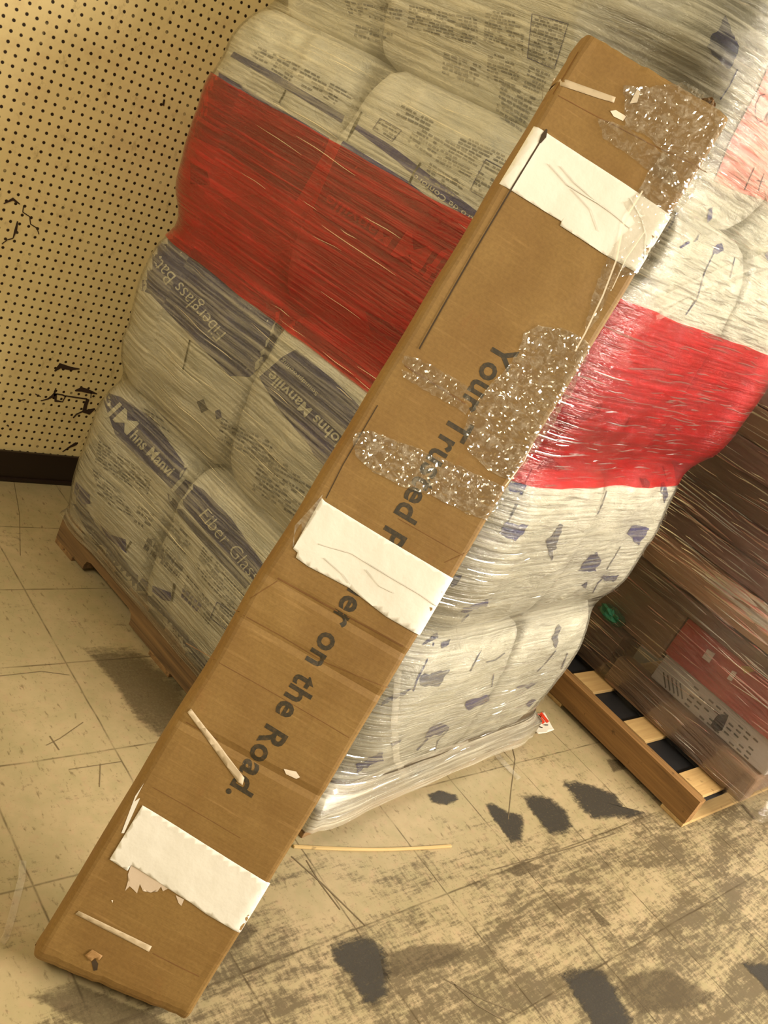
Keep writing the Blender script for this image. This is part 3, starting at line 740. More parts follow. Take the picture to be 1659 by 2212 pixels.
def filmmat(name, tint, haze_lo, haze_hi, gloss, body=(.75, .73, .66), trans=(1, 1, 1), rough=.10, bd=.0045):
    s = M(name); uv = s.uv()
    n1 = s.noise(s.mp(uv, (2.4, 120, 1), rot=(0, 0, .012)), 1.0, 5, .6)
    n2 = s.noise(s.mp(uv, (3.4, 66, 1), rot=(0, 0, -.04)), 1.0, 5, .65)
    n3 = s.noise(s.mp(uv, (5, 9, 1)), 1.0, 4, .6)
    st = s.ramp(s.math('MULTIPLY', s.math('ADD', n1, n2), .5), [(.47, 0.), (.62, 1.)])
    hz = s.math('ADD', haze_lo, s.math('MULTIPLY', s.math('MULTIPLY', st, s.ramp(n3, [(.3, .5), (.7, 1.)])), haze_hi - haze_lo))
    hgt = s.math('ADD', s.math('MULTIPLY', n1, 1.2), s.math('ADD', s.math('MULTIPLY', n2, .8), s.noise(s.mp(uv, (7, 30, 1), rot=(0, 0, .05)), 1., 5, .6, 1.2)))
    nb = s.bump(hgt, 1.0, bd)
    body_s = s.N('BsdfDiffuse', {'Color': body}).outputs[0]
    tr = s.N('BsdfTransparent', {'Color': trans}).outputs[0]
    mx = s.N('MixShader', {0: hz, 1: tr, 2: body_s}).outputs[0]
    gl = s.N('BsdfGlossy', {'Color': (1, 1, 1), 'Roughness': rough, 'Normal': nb}).outputs[0]
    fr = s.N('Fresnel', {'IOR': 1.5, 'Normal': nb}).outputs[0]
    gf = s.math('MULTIPLY', fr, gloss)
    return s.done(s.N('MixShader', {0: gf, 1: mx, 2: gl}).outputs[0])
mfilm = filmmat('clear_stretch_film', None, .03, .42, 1.3, body=lin(226, 218, 192))
mred = filmmat('red_stretch_film', None, .12, .30, 1.1, body=lin(232, 26, 44), trans=lin(252, 104, 104))
def film_mesh(name, z0, z1, off, mat, parent=None, f0=0, f1=None, n=None, wob=0):
    f1 = NP_ if f1 is None else f1; cols = int((f1 - f0)) if n is None else n
    rows = max(2, int((z1 - (z0(0) if callable(z0) else z0)) / .013)); V = []; UVs = []
    for j in range(rows + 1):
        for i in range(cols + 1):
            fi = f0 + (f1 - f0) * i / cols
            t_ = j / rows; zl = z0(fi) if callable(z0) else z0; z = zl + (z1 - zl) * t_
            if wob and j in (0, rows): z += wob * noise.noise(Vector((fi * .11, j, 0)))
            V.append(film_point(fi, z, off)); UVs.append((PU[min(int(fi), NP_)], z))
    F = [(j * (cols + 1) + i, j * (cols + 1) + i + 1, (j + 1) * (cols + 1) + i + 1, (j + 1) * (cols + 1) + i) for j in range(rows) for i in range(cols)]
    return newmesh(name, V, F, mat, parent, UVs, True)
film = film_mesh('stretch_film', lambda fi: .098 if fi < 54 or fi > 205 else .035 + .063 * max(0, min(1, (60 - fi) / 6)), 2.0, .006, mfilm)
tag(film, 'clear shrink wrap with a red band, wound around the stack of insulation bags', 'stretch film')
film_mesh('red_film_band', .985, 1.395, .010, mred, film, wob=.004)
mfold = M('gathered_film'); 
_b = mfold.N('BsdfDiffuse', {'Color': lin(222, 212, 190)}).outputs[0]; _t = mfold.N('BsdfTransparent').outputs[0]
_g = mfold.N('BsdfGlossy', {'Roughness': .2, 'Color': (1, 1, 1)}).outputs[0]
_n = mfold.ramp(mfold.noise(mfold.mp(mfold.gen(), (8, 8, 60)), 2, 5), [(.35, .02), (.7, .35)])
_m = mfold.N('MixShader', {0: _n, 1: _t, 2: _b}).outputs[0]
mfold = mfold.done(mfold.N('MixShader', {0: .08, 1: _m, 2: _g}).outputs[0])
fbv = BVHTree.FromObject(film, bpy.context.evaluated_depsgraph_get())
def castfilm(px, py, off=.006):
    d = ray(px, py).normalized(); hit, nr, fi, ds = fbv.ray_cast(CAMP, d)
    if hit is None: return None
    if nr.dot(d) > 0: nr = -nr
    return hit + nr * off
def film_strip(name, VF, mat, off=.006):
    V, F = VF; W = [castfilm(x, y, off) for x, y in V]
    F = [f for f in F if all(W[i] is not None for i in f) and max((W[f[0]] - W[i]).length for i in f) < .12]
    used = sorted({i for f in F for i in f}); mp_ = {i: k for k, i in enumerate(used)}
    if F: newmesh(name, [W[i] for i in used], [[mp_[i] for i in f] for f in F], mat, film, smooth=True)
for pts, wd in [([(1350, 690), (1450, 640), (1560, 590), (1668, 555)], 26), ([(1380, 705), (1500, 640), (1668, 585)], 12), ([(860, 1440), (850, 1560), (855, 1640), (880, 1690)], 14), ([(700, 1720), (860, 1650), (1010, 1600)], 10)]:
    film_strip('film_fold', stroke2d(densify(pts, 14), wd), mfold, .004)
# film gathered low round the pallet edge
mskirt = filmmat('gathered_film_skirt', None, .22, .80, 1.3, body=lin(226, 218, 196))
film_mesh('film_skirt', .036, .150, .0095, mskirt, film, f0=62, f1=150, wob=.008)

# raised wrinkles of the stretched film: thin ridges, lit by the ceiling tubes
mwrk = M('film_wrinkle')
_g = mwrk.N('BsdfGlossy', {'Roughness': .20, 'Color': (1, .97, .92)}).outputs[0]; _t = mwrk.N('BsdfTransparent').outputs[0]
mwrk = mwrk.done(mwrk.N('MixShader', {0: .42, 1: _t, 2: _g}).outputs[0])
def wrinkles(point, n, fa, za, parent, lmin, lmax, wmin, wmax, seed, dens=None):
    # point(f, z, off) -> world position on the film; f is metres along the wrap
    rnd = random.Random(seed); V, F = [], []
    k = 0
    while k < n:
        f = rnd.uniform(*fa); z = rnd.uniform(*za)
        if dens and rnd.random() > dens(f, z): continue
        k += 1
        L = rnd.uniform(lmin, lmax) * (1 if rnd.random() < .8 else 1.8); sl = rnd.gauss(0, .035); wd = rnd.uniform(wmin, wmax); m_ = max(4, int(L / .02)); hgt = wd * rnd.uniform(.18, .5)
        b0 = len(V)
        for i in range(m_ + 1):
            t_ = i / m_; tp = math.sin(math.pi * min(max(t_, .02), .98)) ** .5; ff = f + (t_ - .5) * L; zc = z + sl * (t_ - .5) * L + .0012 * math.sin(t_ * 5 + k)
            V.append(point(ff, zc + wd * .5 * tp, .0004)); V.append(point(ff, zc, hgt * tp + .0004)); V.append(point(ff, zc - wd * .5 * tp, .0004))
        for i in range(m_):
            a = b0 + 3 * i
            F.append((a, a + 1, a + 4, a + 3)); F.append((a + 1, a + 2, a + 5, a + 4))
    o = newmesh('film_wrinkles', V, F, mwrk, parent); o['kind'] = 'stuff'; return o
def fm(f):
    lo = 0
    for i in range(NP_):
        if PU[i + 1] >= f: return i + (f - PU[i]) / max(1e-6, PU[i + 1] - PU[i])
    return NP_ - 1
def pt_main(f, z, off): return film_point(fm(f), z, off + .0108)
fr0, fr1 = PU[66], PU[140]
wrinkles(pt_main, 620, (fr0, fr1), (.06, 1.97), film, .03, .11, .0022, .0048, 3, lambda f, z: .35 + .65 * noise.noise(Vector((f * 3, z * 3, 2))) + (.4 if z > 1.0 else 0))
wrinkles(pt_main, 70, (PU[4], PU[54]), (.3, 1.95), film, .05, .14, .0012, .0022, 5)

# ================================================================== LEANING CARTON
box = empty('cardboard_box', mat=BM)
tag(box, 'tall narrow brown cardboard box leaning on the wrapped pallet stack, printed with a slogan', 'cardboard box')

def cardmat(name, base_=(138, 108, 60), dark=(118, 86, 44)):
    s = M(name); P = s.obj()
    c = s.mix(s.ramp(s.noise(P, 7, 5), [(.3, 0.), (.7, 1.)]), lin(*dark), lin(*base_))
    c = s.mix(.75, lin(*base_), c)
    sp = s.N('SeparateXYZ', {0: P})
    low = s.ramp(s.math('ADD', sp.outputs[1], s.math('MULTIPLY', s.noise(P, 4, 3), .5)), [(.9, 0.), (1., 1.)])
    c = s.mix(s.ramp(s.noise(P, 170, 4, .7), [(.35, .0), (.7, .35)]), c, tuple(x * .62 for x in lin(*dark)))
    c = s.mix(s.ramp(s.noise(s.mp(P, (6, 2, 6)), 3, 6, .65), [(.58, 0.), (.75, .4)]), c, lin(128, 84, 44))
    c = s.mix(s.ramp(s.noise(s.mp(P, (3, 40, 3)), 3, 4), [(.6, 0.), (.75, .18)]), c, lin(186, 148, 96))
    hb = s.math('ADD', s.math('MULTIPLY', s.noise(s.mp(P, (2, 30, 2)), 3, 4), .6), s.noise(P, 9, 5))
    return s.done(s.bsdf(col=c, rough=.62, nrm=s.bump(hb, .25, .006), spec=.3))
mcard = cardmat('brown_cardboard')
# cross-section ring
def ring(y, ins=0.0, dz=0.0):
    r = .010; pts = []
    x0, x1, z0, z1 = ins, WB - ins, ins, TB - ins
    for cx_, cz_, a0 in ((x0 + r, z0 + r, 180), (x1 - r, z0 + r, 270), (x1 - r, z1 - r, 0), (x0 + r, z1 - r, 90)):
        for k in range(4):
            a = math.radians(a0 + 90 * k / 3); pts.append((cx_ + r * math.cos(a), cz_ + r * math.sin(a)))
    dense = []
    n = len(pts)
    for i in range(n):
        a, b = pts[i], pts[(i + 1) % n]; L = math.dist(a, b); k = 1 if i % 4 != 3 else (22 if i in (3, 11) else 8)
        for q in range(k): dense.append((a[0] + (b[0] - a[0]) * q / k, a[1] + (b[1] - a[1]) * q / k))
    return dense
CREASE = [(600, 1249), (510, 1320), (400, 1560), (690, 1120), (880, 790), (560, 1440)]
crease_l = [loc2(*p)[1] for p in CREASE]
V, F = [], []; ST_ = []
y = 0.0
ys = []
while y < LB: ys.append(y); y += .012
ys.append(LB)
skew_top = -19 * D0 / FPX; skew_bot = -38 * D0 / FPX
rows = []
ys_full = [(-1, .012)] + [(yy, 0) for yy in ys] + [(-2, .014)]
for yy, ins in ys_full:
    base_y = 0 if yy == -1 else LB if yy == -2 else yy
    rg = ring(base_y, ins)
    row = []
    for x, z in rg:
        f = base_y / LB
        if yy == -1: base_ = -.004
        elif yy == -2: base_ = LB + .004
        else: base_ = base_y
        sk = skew_top * (1 - f) ** 6 + skew_bot * f ** 6
        y2 = base_ + sk * (x / WB)
        y2 += .0135 * (z / TB) * f ** 8
        # soft dents & bulge of the long faces
        wv = noise.noise(Vector((x * 7, base_y * 3.2, z * 5))) * .0035 + noise.noise(Vector((x * 22, base_y * 16, z * 9))) * .0012
        edge = min(1, min(x, WB - x) / .02) if z < TB * .5 else 1
        dz = wv * max(0, edge)
        for cl in crease_l[:3]: dz += .0035 * math.exp(-((base_y - cl - (x * .02)) / .006) ** 2)
        xs_ = x
        if x < .012: xs_ += -.008 * math.sin(math.pi * min(1, max(0, z / TB))) + .004 * noise.noise(Vector((1, base_y * 6, 0))) 
        if x > WB - .012: xs_ += .003 * noise.noise(Vector((5, base_y * 7, 0)))
        if yy in (-1, -2) or base_y < .03 or base_y > LB - .03: 
            xs_ += .003 * noise.noise(Vector((x * 40, base_y * 30, z * 30))); y2 += .004 * noise.noise(Vector((x * 45, 3, z * 25)))
        # rounded bottom front edge
        if base_y > LB - .03 and z < .05: dz += .012 * ((base_y - LB + .03) / .03) ** 2
        if base_y < .02 and z < .03: dz += .005 * ((.02 - base_y) / .02) ** 2
        row.append(Vector((xs_, y2, z + dz)))
    rows.append(row)
nr = len(rows[0]); V = [v for r in rows for v in r]
for j in range(len(rows) - 1):
    for i in range(nr):
        k = (i + 1) % nr; F.append((j * nr + i, j * nr + k, (j + 1) * nr + k, (j + 1) * nr + i))
F.append(tuple(range(nr))[::-1]); F.append(tuple((len(rows) - 1) * nr + i for i in range(nr)))
body = newmesh('box_body', V, F, mcard, box, smooth=False)
bmx = bmesh.new(); bmx.from_mesh(body.data); bmesh.ops.recalc_face_normals(bmx, faces=bmx.faces[:]); bmx.to_mesh(body.data); bmx.free()
BB = BVHTree.FromPolygons([tuple(v) for v in V], F)
def onbox(x, y, off):
    hit, nr_, fi, ds = BB.ray_cast(Vector((x, y, -.2)), Vector((0, 0, 1)))
    if hit is None: hit = Vector((x, y, .006))
    return (hit.x, hit.y, hit.z - off)
def boxdecal(name, VF, mat, off=.0006, smooth=False, bumpf=None, uvs=True):
    V, F = VF; W = []; U = []
    for px, py in V:
        x, y = loc2(px, py); p = list(onbox(x, y, off)); 
        if bumpf: p[2] -= bumpf(x, y)
        W.append(p); U.append((x, y))
    return newmesh(name, W, F, mat, box, U if uvs else None, smooth)
def boxsheet(name, pts, mat, thick=.0006, step=12, off=.0006, bumpf=None):
    o = boxdecal(name, poly2d([pts], step), mat, off, True, bumpf)
    if thick > .00035:
        md = o.modifiers.new('solid', 'SOLIDIFY'); md.thickness = thick; md.offset = 0
    return o
# slogan, reading down the box
s = M('black_print'); c = s.mix(s.ramp(s.noise(s.obj(), 150, 4, .7), [(.45, 0.), (.75, .4)]), lin(46, 38, 22), lin(110, 84, 44))
mblk = s.done(s.bsdf(col=c, rough=.6))
tx0, tx1 = nl(1300, 77), nl(1300, 1217)
boxdecal('lettering', place_text('Your Trusted Partner on the Road.', tx0, tx1, 53, .022, 14, 1.06), mblk, .0004)
# white paper labels
mlab = sheetmat('white_label_paper', (222, 216, 204), .22)
def wr(seed): return lambda x, y: .0012 * abs(noise.noise(Vector((x * 9 + seed, y * 30, 0)))) + .0007 * abs(noise.noise(Vector((x * 30, y * 60, seed))))
L1 = boxsheet('paper_label', [nl(1129, -362), nl(1157, -362), nl(1300, -356), nl(1485, -347), nl(1485, -203), nl(1400, -200), nl(1288, -205), nl(1286, -214), nl(1160, -216), nl(1129, -216)], mlab, .0005, 12, .0010, wr(1))
L1['label'] = 'uppermost white paper label, creased'
L2 = boxsheet('paper_label', [nl(1150, 564), nl(1160, 567), nl(1300, 568), nl(1484, 567), nl(1485, 710), nl(1400, 712), nl(1300, 700), nl(1200, 706), nl(1168, 703), nl(1166, 692), nl(1153, 690)], mlab, .0005, 12, .0012, wr(4))
L3 = boxsheet('paper_label', [nl(1160, 1332), nl(1300, 1334), nl(1484, 1337), nl(1484, 1462), nl(1400, 1462), nl(1360, 1458), nl(1220, 1456), nl(1205, 1456), nl(1205, 1471), nl(1159, 1470)], mlab, .0005, 12, .0010, wr(8))
# torn fringe below the lowest label
mtorn = sheetmat('torn_paper', (200, 180, 158))
fr = [(283, 1868), (300, 1872), (345, 1898), (365, 1918), (352, 1925), (348, 1915), (340, 1926), (333, 1914), (325, 1928), (318, 1912), (309, 1925), (302, 1910), (296, 1930), (288, 1922), (280, 1915), (270, 1925), (276, 1905), (285, 1893), (276, 1890)]
boxsheet('torn_paper_scrap', fr, mtorn, .0003, 10, .0008)
boxsheet('torn_paper_scrap', [(380, 1933), (398, 1942), (392, 1956), (386, 1950)], mtorn, .0003, 10, .0008)
# creases pressed into the labels
mcr = flat('crease_grey', (206, 200, 188), .7)
for pts in ([(1185, 355), (1225, 400), (1265, 425), (1290, 440), (1320, 462), (1360, 495)], [(1210, 360), (1240, 395), (1280, 430), (1330, 470)], [(1360, 430), (1385, 475), (1395, 510), (1392, 560)], [(1235, 410), (1275, 455), (1290, 500)], [(690, 1175), (760, 1195), (800, 1220), (850, 1250), (905, 1282), (945, 1310)], [(700, 1205), (740, 1240), (755, 1260)], [(790, 1230), (820, 1265), (850, 1280)]):
    V_, F_ = stroke2d(densify(pts, 8), 2.4); boxdecal('label_crease', (V_, F_), mcr, .0042 if False else .0034, False, None)
# shade of the flap gap, painted as dark strips down the upper left
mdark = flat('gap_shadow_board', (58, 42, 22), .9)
gap_line = [nl(1158, -362), nl(1157, -216), nl(1158, -60), nl(1161, 80), nl(1164, 180)]
boxdecal('flap_gap_shade', stroke2d(densify(gap_line, 15), 3.4), mdark, .0022)
boxdecal('flap_gap_shade', stroke2d([nl(1156, -368), nl(1158, -352), nl(1158, -335)], [4, 12, 5]), mdark, .0026)
boxdecal('flap_gap_shade', stroke2d(densify([nl(1150, 330), nl(1152, 480), nl(1158, 560)], 15), 2), mdark, .0008)
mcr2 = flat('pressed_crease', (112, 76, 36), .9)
for pts, wd in [([(600, 1249), (700, 1305), (800, 1358), (882, 1402)], 3.2), ([(505, 1318), (600, 1370), (700, 1430), (840, 1487)], 1.6), ([(875, 790), (940, 830), (1005, 872)], 3.5), ([(960, 1215), (1015, 1190)], 1.5), ([(402, 1560), (470, 1598)], 2), ([(520, 1305), (600, 1255)], 1.4),
                ([(1175, 190), (1260, 235), (1400, 310), (1530, 370)], 2.0), ([(400, 1390), (560, 1480), (700, 1560), (765, 1600)], 1.4), ([(330, 1700), (520, 1810)], 1.2), ([(330, 2060), (430, 2110)], 2), ([(650, 1150), (690, 1175)], 1.2), ([(860, 1120), (1000, 1200)], 1.4), ([(1250, 110), (1222, 158), (1196, 200)], 2)]:
    boxdecal('crease', stroke2d(densify(pts, 12), wd), mcr2, .0004)
# pale strips of filament tape
mfil = sheetmat('pale_filament_tape', (184, 164, 134), .1)
for quad in ([(1197, 167), (1204, 165), (1330, 210), (1326, 222), (1292, 212), (1196, 180)], [(405, 1538), (413, 1530), (528, 1680), (524, 1696), (514, 1690)], [(162, 1975), (170, 1968), (328, 2044), (322, 2056)]):
    boxsheet('filament_tape', quad, mfil, .0004, 12, .0012)
mscrap = sheetmat('white_scrap', (226, 210, 190))
for q in ([(1366, 212), (1377, 192), (1382, 200), (1376, 222), (1360, 224)], [(1318, 240), (1330, 238), (1352, 252), (1345, 262), (1325, 252)], [(613, 1660), (640, 1666), (648, 1678), (640, 1682), (618, 1672)], [(240, 1945), (244, 1945), (243, 1951)]):
    boxsheet('paper_scrap', q, mscrap, .0003, 8, .0012)
# puncture near the foot
boxdecal('puncture', poly2d([[(198, 2078), (206, 2072), (212, 2082), (210, 2096), (202, 2098)]], 5), mdark, .0006)
boxsheet('torn_edge', [(184, 2062), (200, 2050), (222, 2064), (214, 2074), (206, 2068), (196, 2076)], cardmat('torn_board', (176, 140, 96), (150, 110, 64)), .0008, 8, .0024)
# crumpled clear film / tape
def tapemat(name, veil, gloss):
    s = M(name); P = s.uv()
    gl = s.N('BsdfGlossy', {'Color': (1, .97, .92), 'Roughness': .13}).outputs[0]
    di = s.N('BsdfDiffuse', {'Color': lin(214, 200, 176)}).outputs[0]
    tr = s.N('BsdfTransparent', {'Color': (.95, .94, .91)}).outputs[0]
    mk = s.ramp(s.noise(P, 60, 6, .7, 1.0), [(.46, 0.), (.72, veil)])
    a = s.N('MixShader', {0: mk, 1: tr, 2: di}).outputs[0]
    return s.done(s.N('MixShader', {0: gloss, 1: a, 2: gl}).outputs[0])
mtape = tapemat('crumpled_clear_film', .35, .16)
mtape2 = tapemat('crumpled_tape', .45, .18)
mtape3 = tapemat('stretched_film', .25, .12)
def cb(seed, amp): return lambda x, y: .3 * amp * (abs(noise.noise(Vector((x * 45, y * 45, seed))))) + .62 * amp * (noise.noise(Vector((x * 150 + 90 * y, y * 60 - 30 * x, seed))) + noise.noise(Vector((x * 60 - 40 * y, y * 170 + 60 * x, seed + 4)))) + .18 * amp * noise.noise(Vector((x * 400, y * 400, seed)))
for pts, mt, amp in [
    ([(1345, 185), (1400, 190), (1480, 175), (1520, 195), (1563, 240), (1568, 262), (1540, 340), (1495, 425), (1450, 475), (1410, 440), (1375, 420), (1400, 370), (1430, 330), (1400, 300), (1350, 275)], mtape, .0030),
    ([(1345, 440), (1380, 415), (1450, 478), (1438, 500), (1383, 592), (1340, 560), (1330, 600), (1290, 690), (1260, 720), (1278, 640), (1300, 580), (1325, 530), (1370, 480)], mtape3, .0022),
    ([(1130, 720), (1160, 705), (1220, 712), (1262, 735), (1280, 750), (1235, 850), (1170, 960), (1110, 1040), (1060, 1020), (1010, 975), (1000, 930), (1015, 890), (1050, 840), (1100, 790), (1120, 755)], mtape, .0035),
    ([(768, 935), (800, 930), (900, 968), (1000, 1010), (1085, 1050), (1096, 1062), (1062, 1128), (1010, 1110), (930, 1070), (860, 1048), (800, 1015), (768, 985), (762, 955)], mtape2, .0035),
    ([(872, 768), (900, 775), (960, 805), (1018, 840), (1012, 868), (960, 845), (900, 812), (868, 785)], mtape3, .0015),
    ([(868, 798), (890, 805), (950, 835), (1014, 880), (1006, 895), (950, 862), (900, 832), (870, 815)], mtape3, .0015),
    ([(1290, 255), (1350, 275), (1440, 340), (1480, 420), (1440, 400), (1360, 340), (1300, 300)], mtape3, .0015)]:
    pts = [(x + 5 * noise.noise(Vector((x * .13, y * .13, 2))), y + 5 * noise.noise(Vector((x * .13, y * .13, 5)))) for x, y in densify(pts + [pts[0]], 9)[:-1]]
    o = boxsheet('crumpled_film', pts, mt, .0003, 4.5, .0030, cb(len(pts), amp))
    for p_ in o.data.polygons: p_.use_smooth = False
# film strands pulled over the right edge from the crumple
mst = M('film_strand'); mst = mst.done(mst.bsdf(col=lin(236, 224, 200), rough=.2, alpha=.6))
for pts, wd in [([(1385, 415), (1345, 480), (1330, 560), (1300, 640), (1262, 720), (1240, 760)], 3.5), ([(1392, 500), (1350, 560), (1320, 625)], 2), ([(1150, 960), (1130, 1000), (1090, 1050)], 2.5)]:
    boxdecal('film_strand', stroke2d(densify(pts, 12), wd), mst, .006)
# loose film flap at the left edge beside the middle label
fl = [(697, 1068), (693, 1082), (636, 1190), (632, 1180), (637, 1135), (660, 1110)]
V_, F_ = poly2d([fl], 10)
newmesh('film_flap', [tuple(Vector((*loc2(x, y), -.002 + .01 * math.sin(x * .1) * .3))) for x, y in V_], F_, mfold, box)
V_, F_ = poly2d([[(322, 1675), (308, 1712), (268, 1800), (262, 1800), (292, 1720)]], 10)
newmesh('film_flap', [tuple(Vector((*loc2(x, y), .0))) for x, y in V_], F_, mlab, box)
# battered corner lump at the top right, in a darker board colour
bm = bmesh.new(); bmesh.ops.create_icosphere(bm, subdivisions=3, radius=1)
c0 = loc2(1540, 212)
for v in bm.verts:
    d = 1 + .35 * noise.noise(v.co * 3); v.co = Vector((v.co.x * .014 * d + c0[0], v.co.y * .007 * d + c0[1], v.co.z * .03 * d + .035))
me = bpy.data.meshes.new('torn_corner'); bm.to_mesh(me); bm.free(); me.materials.append(cardmat('dark_board', (112, 82, 48), (80, 54, 30)))
o = bpy.data.objects.new('torn_corner', me); COL.objects.link(o); o.parent = box

# ================================================================== RIGHT PALLET
wood_new = woodmat('yellow_pallet_wood', (122, 88, 46), (170, 128, 74), 'y')
wood_new_b = woodmat('pale_pallet_board', (176, 140, 88), (200, 166, 110), 'x')
p2 = empty('wooden_pallet', (1.685, -1.60, 0))
tag(p2, 'yellow-brown wooden pallet on the right under dark wrapped cartons', 'pallet')
o = notched('stringer', 1.22, .016, .112, .040, [], wood_new, p2, 'x', (0, 0, 0)); o.rotation_euler = (0, 0, math.pi / 2); o.location = (.040, 0, 0)
wood_new_s = woodmat('yellow_pallet_stringer', (112, 80, 42), (160, 118, 66), 'x'); o.data.materials[0] = wood_new_s
for xx in (.53, 1.02):
    o = notched('stringer', 1.22, .016, .100, .040, [], wood_new_s, p2, 'x', (0, 0, 0)); o.rotation_euler = (0, 0, math.pi / 2); o.location = (xx, 0, 0)
for yy in (.015, .26, .505, .75, .995):
    bevelbox('deck_board', (.96, .10, .014), (.522, yy + .05, .107), wood_new_b, p2, .002)
for yy in (.0, .56, 1.12):
    bevelbox('bottom_board', (1.02, .09, .014), (.51, yy + .045, .0072), wood_new_b, p2, .002)

mgap = flat('black_gap_sheet', (22, 22, 26), .6)
bevelbox('deck_gap_sheet', (.94, 1.19, .003), (.53, .60, .0965), mgap, p2, 0)  # black sheet added below the deck to darken the gaps between boards
def kraft(name, rgb):
    s = M(name); P = s.gen(); c = lin(*rgb)
    n = s.noise(s.mp(P, (4, 1.2, 10)), 3, 6, .6)
    col = s.mix(s.ramp(n, [(.3, 0.), (.7, 1.)]), tuple(x * .72 for x in c), tuple(min(1, x * 1.15) for x in c))
    return s.done(s.bsdf(col=col, rough=.6))
kb = [kraft('kraft_%s' % nme, c) for nme, c in (('brown', (160, 126, 98)), ('purple_brown', (160, 122, 110)), ('dark', (142, 112, 92)), ('warm', (214, 172, 138)))]
mredc = kraft('red_carton_print', (196, 84, 70)); mwhitec = sheetmat('grey_white_carton', (206, 198, 190)); mhole = flat('hole_black', (26, 24, 26), .5)
CT = []
def carton(x0, x1, y0, y1, z0, z1, mat, label, name='carton', bev=.008, cat='carton', grp='long cartons on the right pallet'):
    o = bevelbox(name, (x1 - x0, y1 - y0, z1 - z0), (0, 0, 0), mat, None, bev, 2, None, .002)
    o.location = ((x0 + x1) / 2, (y0 + y1) / 2, (z0 + z1) / 2)
    tag(o, label, cat, grp); CT.append(o); return o
zt = .116
carton(1.862, 1.955, -1.652, -1.04, zt, .222, kb[0], 'long brown carton lying along the front edge of the right pallet, lowest of all', bev=.012)
carton(1.862, 2.05, -1.02, -.62, zt, .292, kb[2], 'short brown carton at the far end of the right pallet beside the white bag stack', bev=.012)
carton(1.965, 2.70, -1.64, -1.14, zt, .226, kb[2], 'dark carton hidden behind the lowest brown carton')
c1 = carton(1.905, 2.55, -1.655, -1.165, .228, .338, mwhitec, 'greyish white printed carton with barcode lines, below the red carton', bev=.006)
c2 = carton(1.880, 2.60, -1.66, -1.165, .340, .495, mredc, 'dark red carton with white labels low in the right stack', bev=.008)
carton(1.900, 2.60, -1.155, -.62, .30, .495, kb[0], 'brown carton to the left of the dark red carton', bev=.010)
carton(1.872, 2.62, -1.70, -.60, .497, .56, kb[2], 'thin dark carton directly above the red carton', bev=.010)
carton(1.850, 1.98, -1.72, -.62, .562, .70, kb[3], 'pale brown round-edged tube carton with a bright glare', bev=.045)
carton(1.99, 2.62, -1.70, -.62, .562, .70, kb[2], 'dark carton behind the pale brown tube carton')
zz = .702
desc = ['just above the pale tube carton', 'second above the pale tube carton', 'third above the pale tube carton', 'fourth above the pale tube carton', 'second from the top of the right stack', 'topmost of the right stack']
for i, hh in enumerate((.085, .10, .12, .095, .11, .10)):
    carton(1.866 + (i % 3) * .012, 2.66, -1.60 - (i % 2) * .04, -.60, zz, zz + hh - .002, kb[(1, 1, 2, 1, 0, 1)[i]], 'long purplish brown carton, ' + desc[i], bev=.010); zz += hh
# print on the cartons' fronts
def cfront(o, name, VF, mat, off=.0015):
    xf = o.location.x + min(v.co.x for v in o.data.vertices) - off
    V, F = VF; W = [atplane(px, py, (xf, 0, 0), (-1, 0, 0)) - o.location for px, py in V]
    return newmesh(name, W, F, mat, o)
md2 = flat('carton_ink', (96, 92, 80), .6)
cfront(c1, 'printed_bars', join2d([stroke2d([(1433 + k * 9, 1452 + k * 6), (1452 + k * 9 - 14, 1486 + k * 6)], 3) for k in range(5)]), md2)
cfront(c1, 'printed_lines', join2d([([tuple(p) for p in q], [[0, 1, 2, 3]]) for q in [[(1495 + 16 * k + 5 * r, 1490 + 14 * k - 9 * r), (1505 + 16 * k + 5 * r, 1499 + 14 * k - 9 * r), (1503 + 16 * k + 5 * r, 1502 + 14 * k - 9 * r), (1493 + 16 * k + 5 * r, 1493 + 14 * k - 9 * r)] for k in range(9) for r in range(-3, 2) if (k * 5 + r * 3) % 4]]), md2)
cfront(c1, 'dark_hole_patch', poly2d([[(1553, 1542), (1574, 1545), (1570, 1556), (1560, 1578), (1545, 1580), (1534, 1568), (1545, 1550)]], 0), mhole)  # black patch painted for the darkness inside a hole in the carton
mwl = sheetmat('white_sticker', (214, 196, 184)); myl = flat('yellow_print', (176, 146, 62), .5)
cfront(c2, 'sticker', poly2d([[(1528, 1402), (1545, 1412), (1532, 1432), (1516, 1420)]], 0), mwl, .012)
cfront(c2, 'sticker', poly2d([[(1582, 1448), (1592, 1453), (1580, 1472), (1570, 1466)]], 0), mwl, .012)
cfront(c2, 'yellow_print', poly2d([[(1600, 1438), (1622, 1440), (1630, 1450), (1608, 1455)]], 0), myl, .012)
green = flat('green_film', (44, 110, 78), .35)
bm = bmesh.new(); bmesh.ops.create_uvsphere(bm, u_segments=20, v_segments=12, radius=1)
for v in bm.verts:
    d = 1 + .45 * noise.noise(v.co * 2.5); v.co = Vector((v.co.x * .03 * d, v.co.y * .055 * d, v.co.z * .028 * d))
me = bpy.data.meshes.new('green_plastic_bundle'); bm.to_mesh(me); bm.free(); me.materials.append(green)
o = bpy.data.objects.new('green_plastic_bundle', me); COL.objects.link(o); o.location = (1.885, -.93, .318)
tag(o, 'crumpled green plastic poking out between the brown cartons', 'plastic wrap')

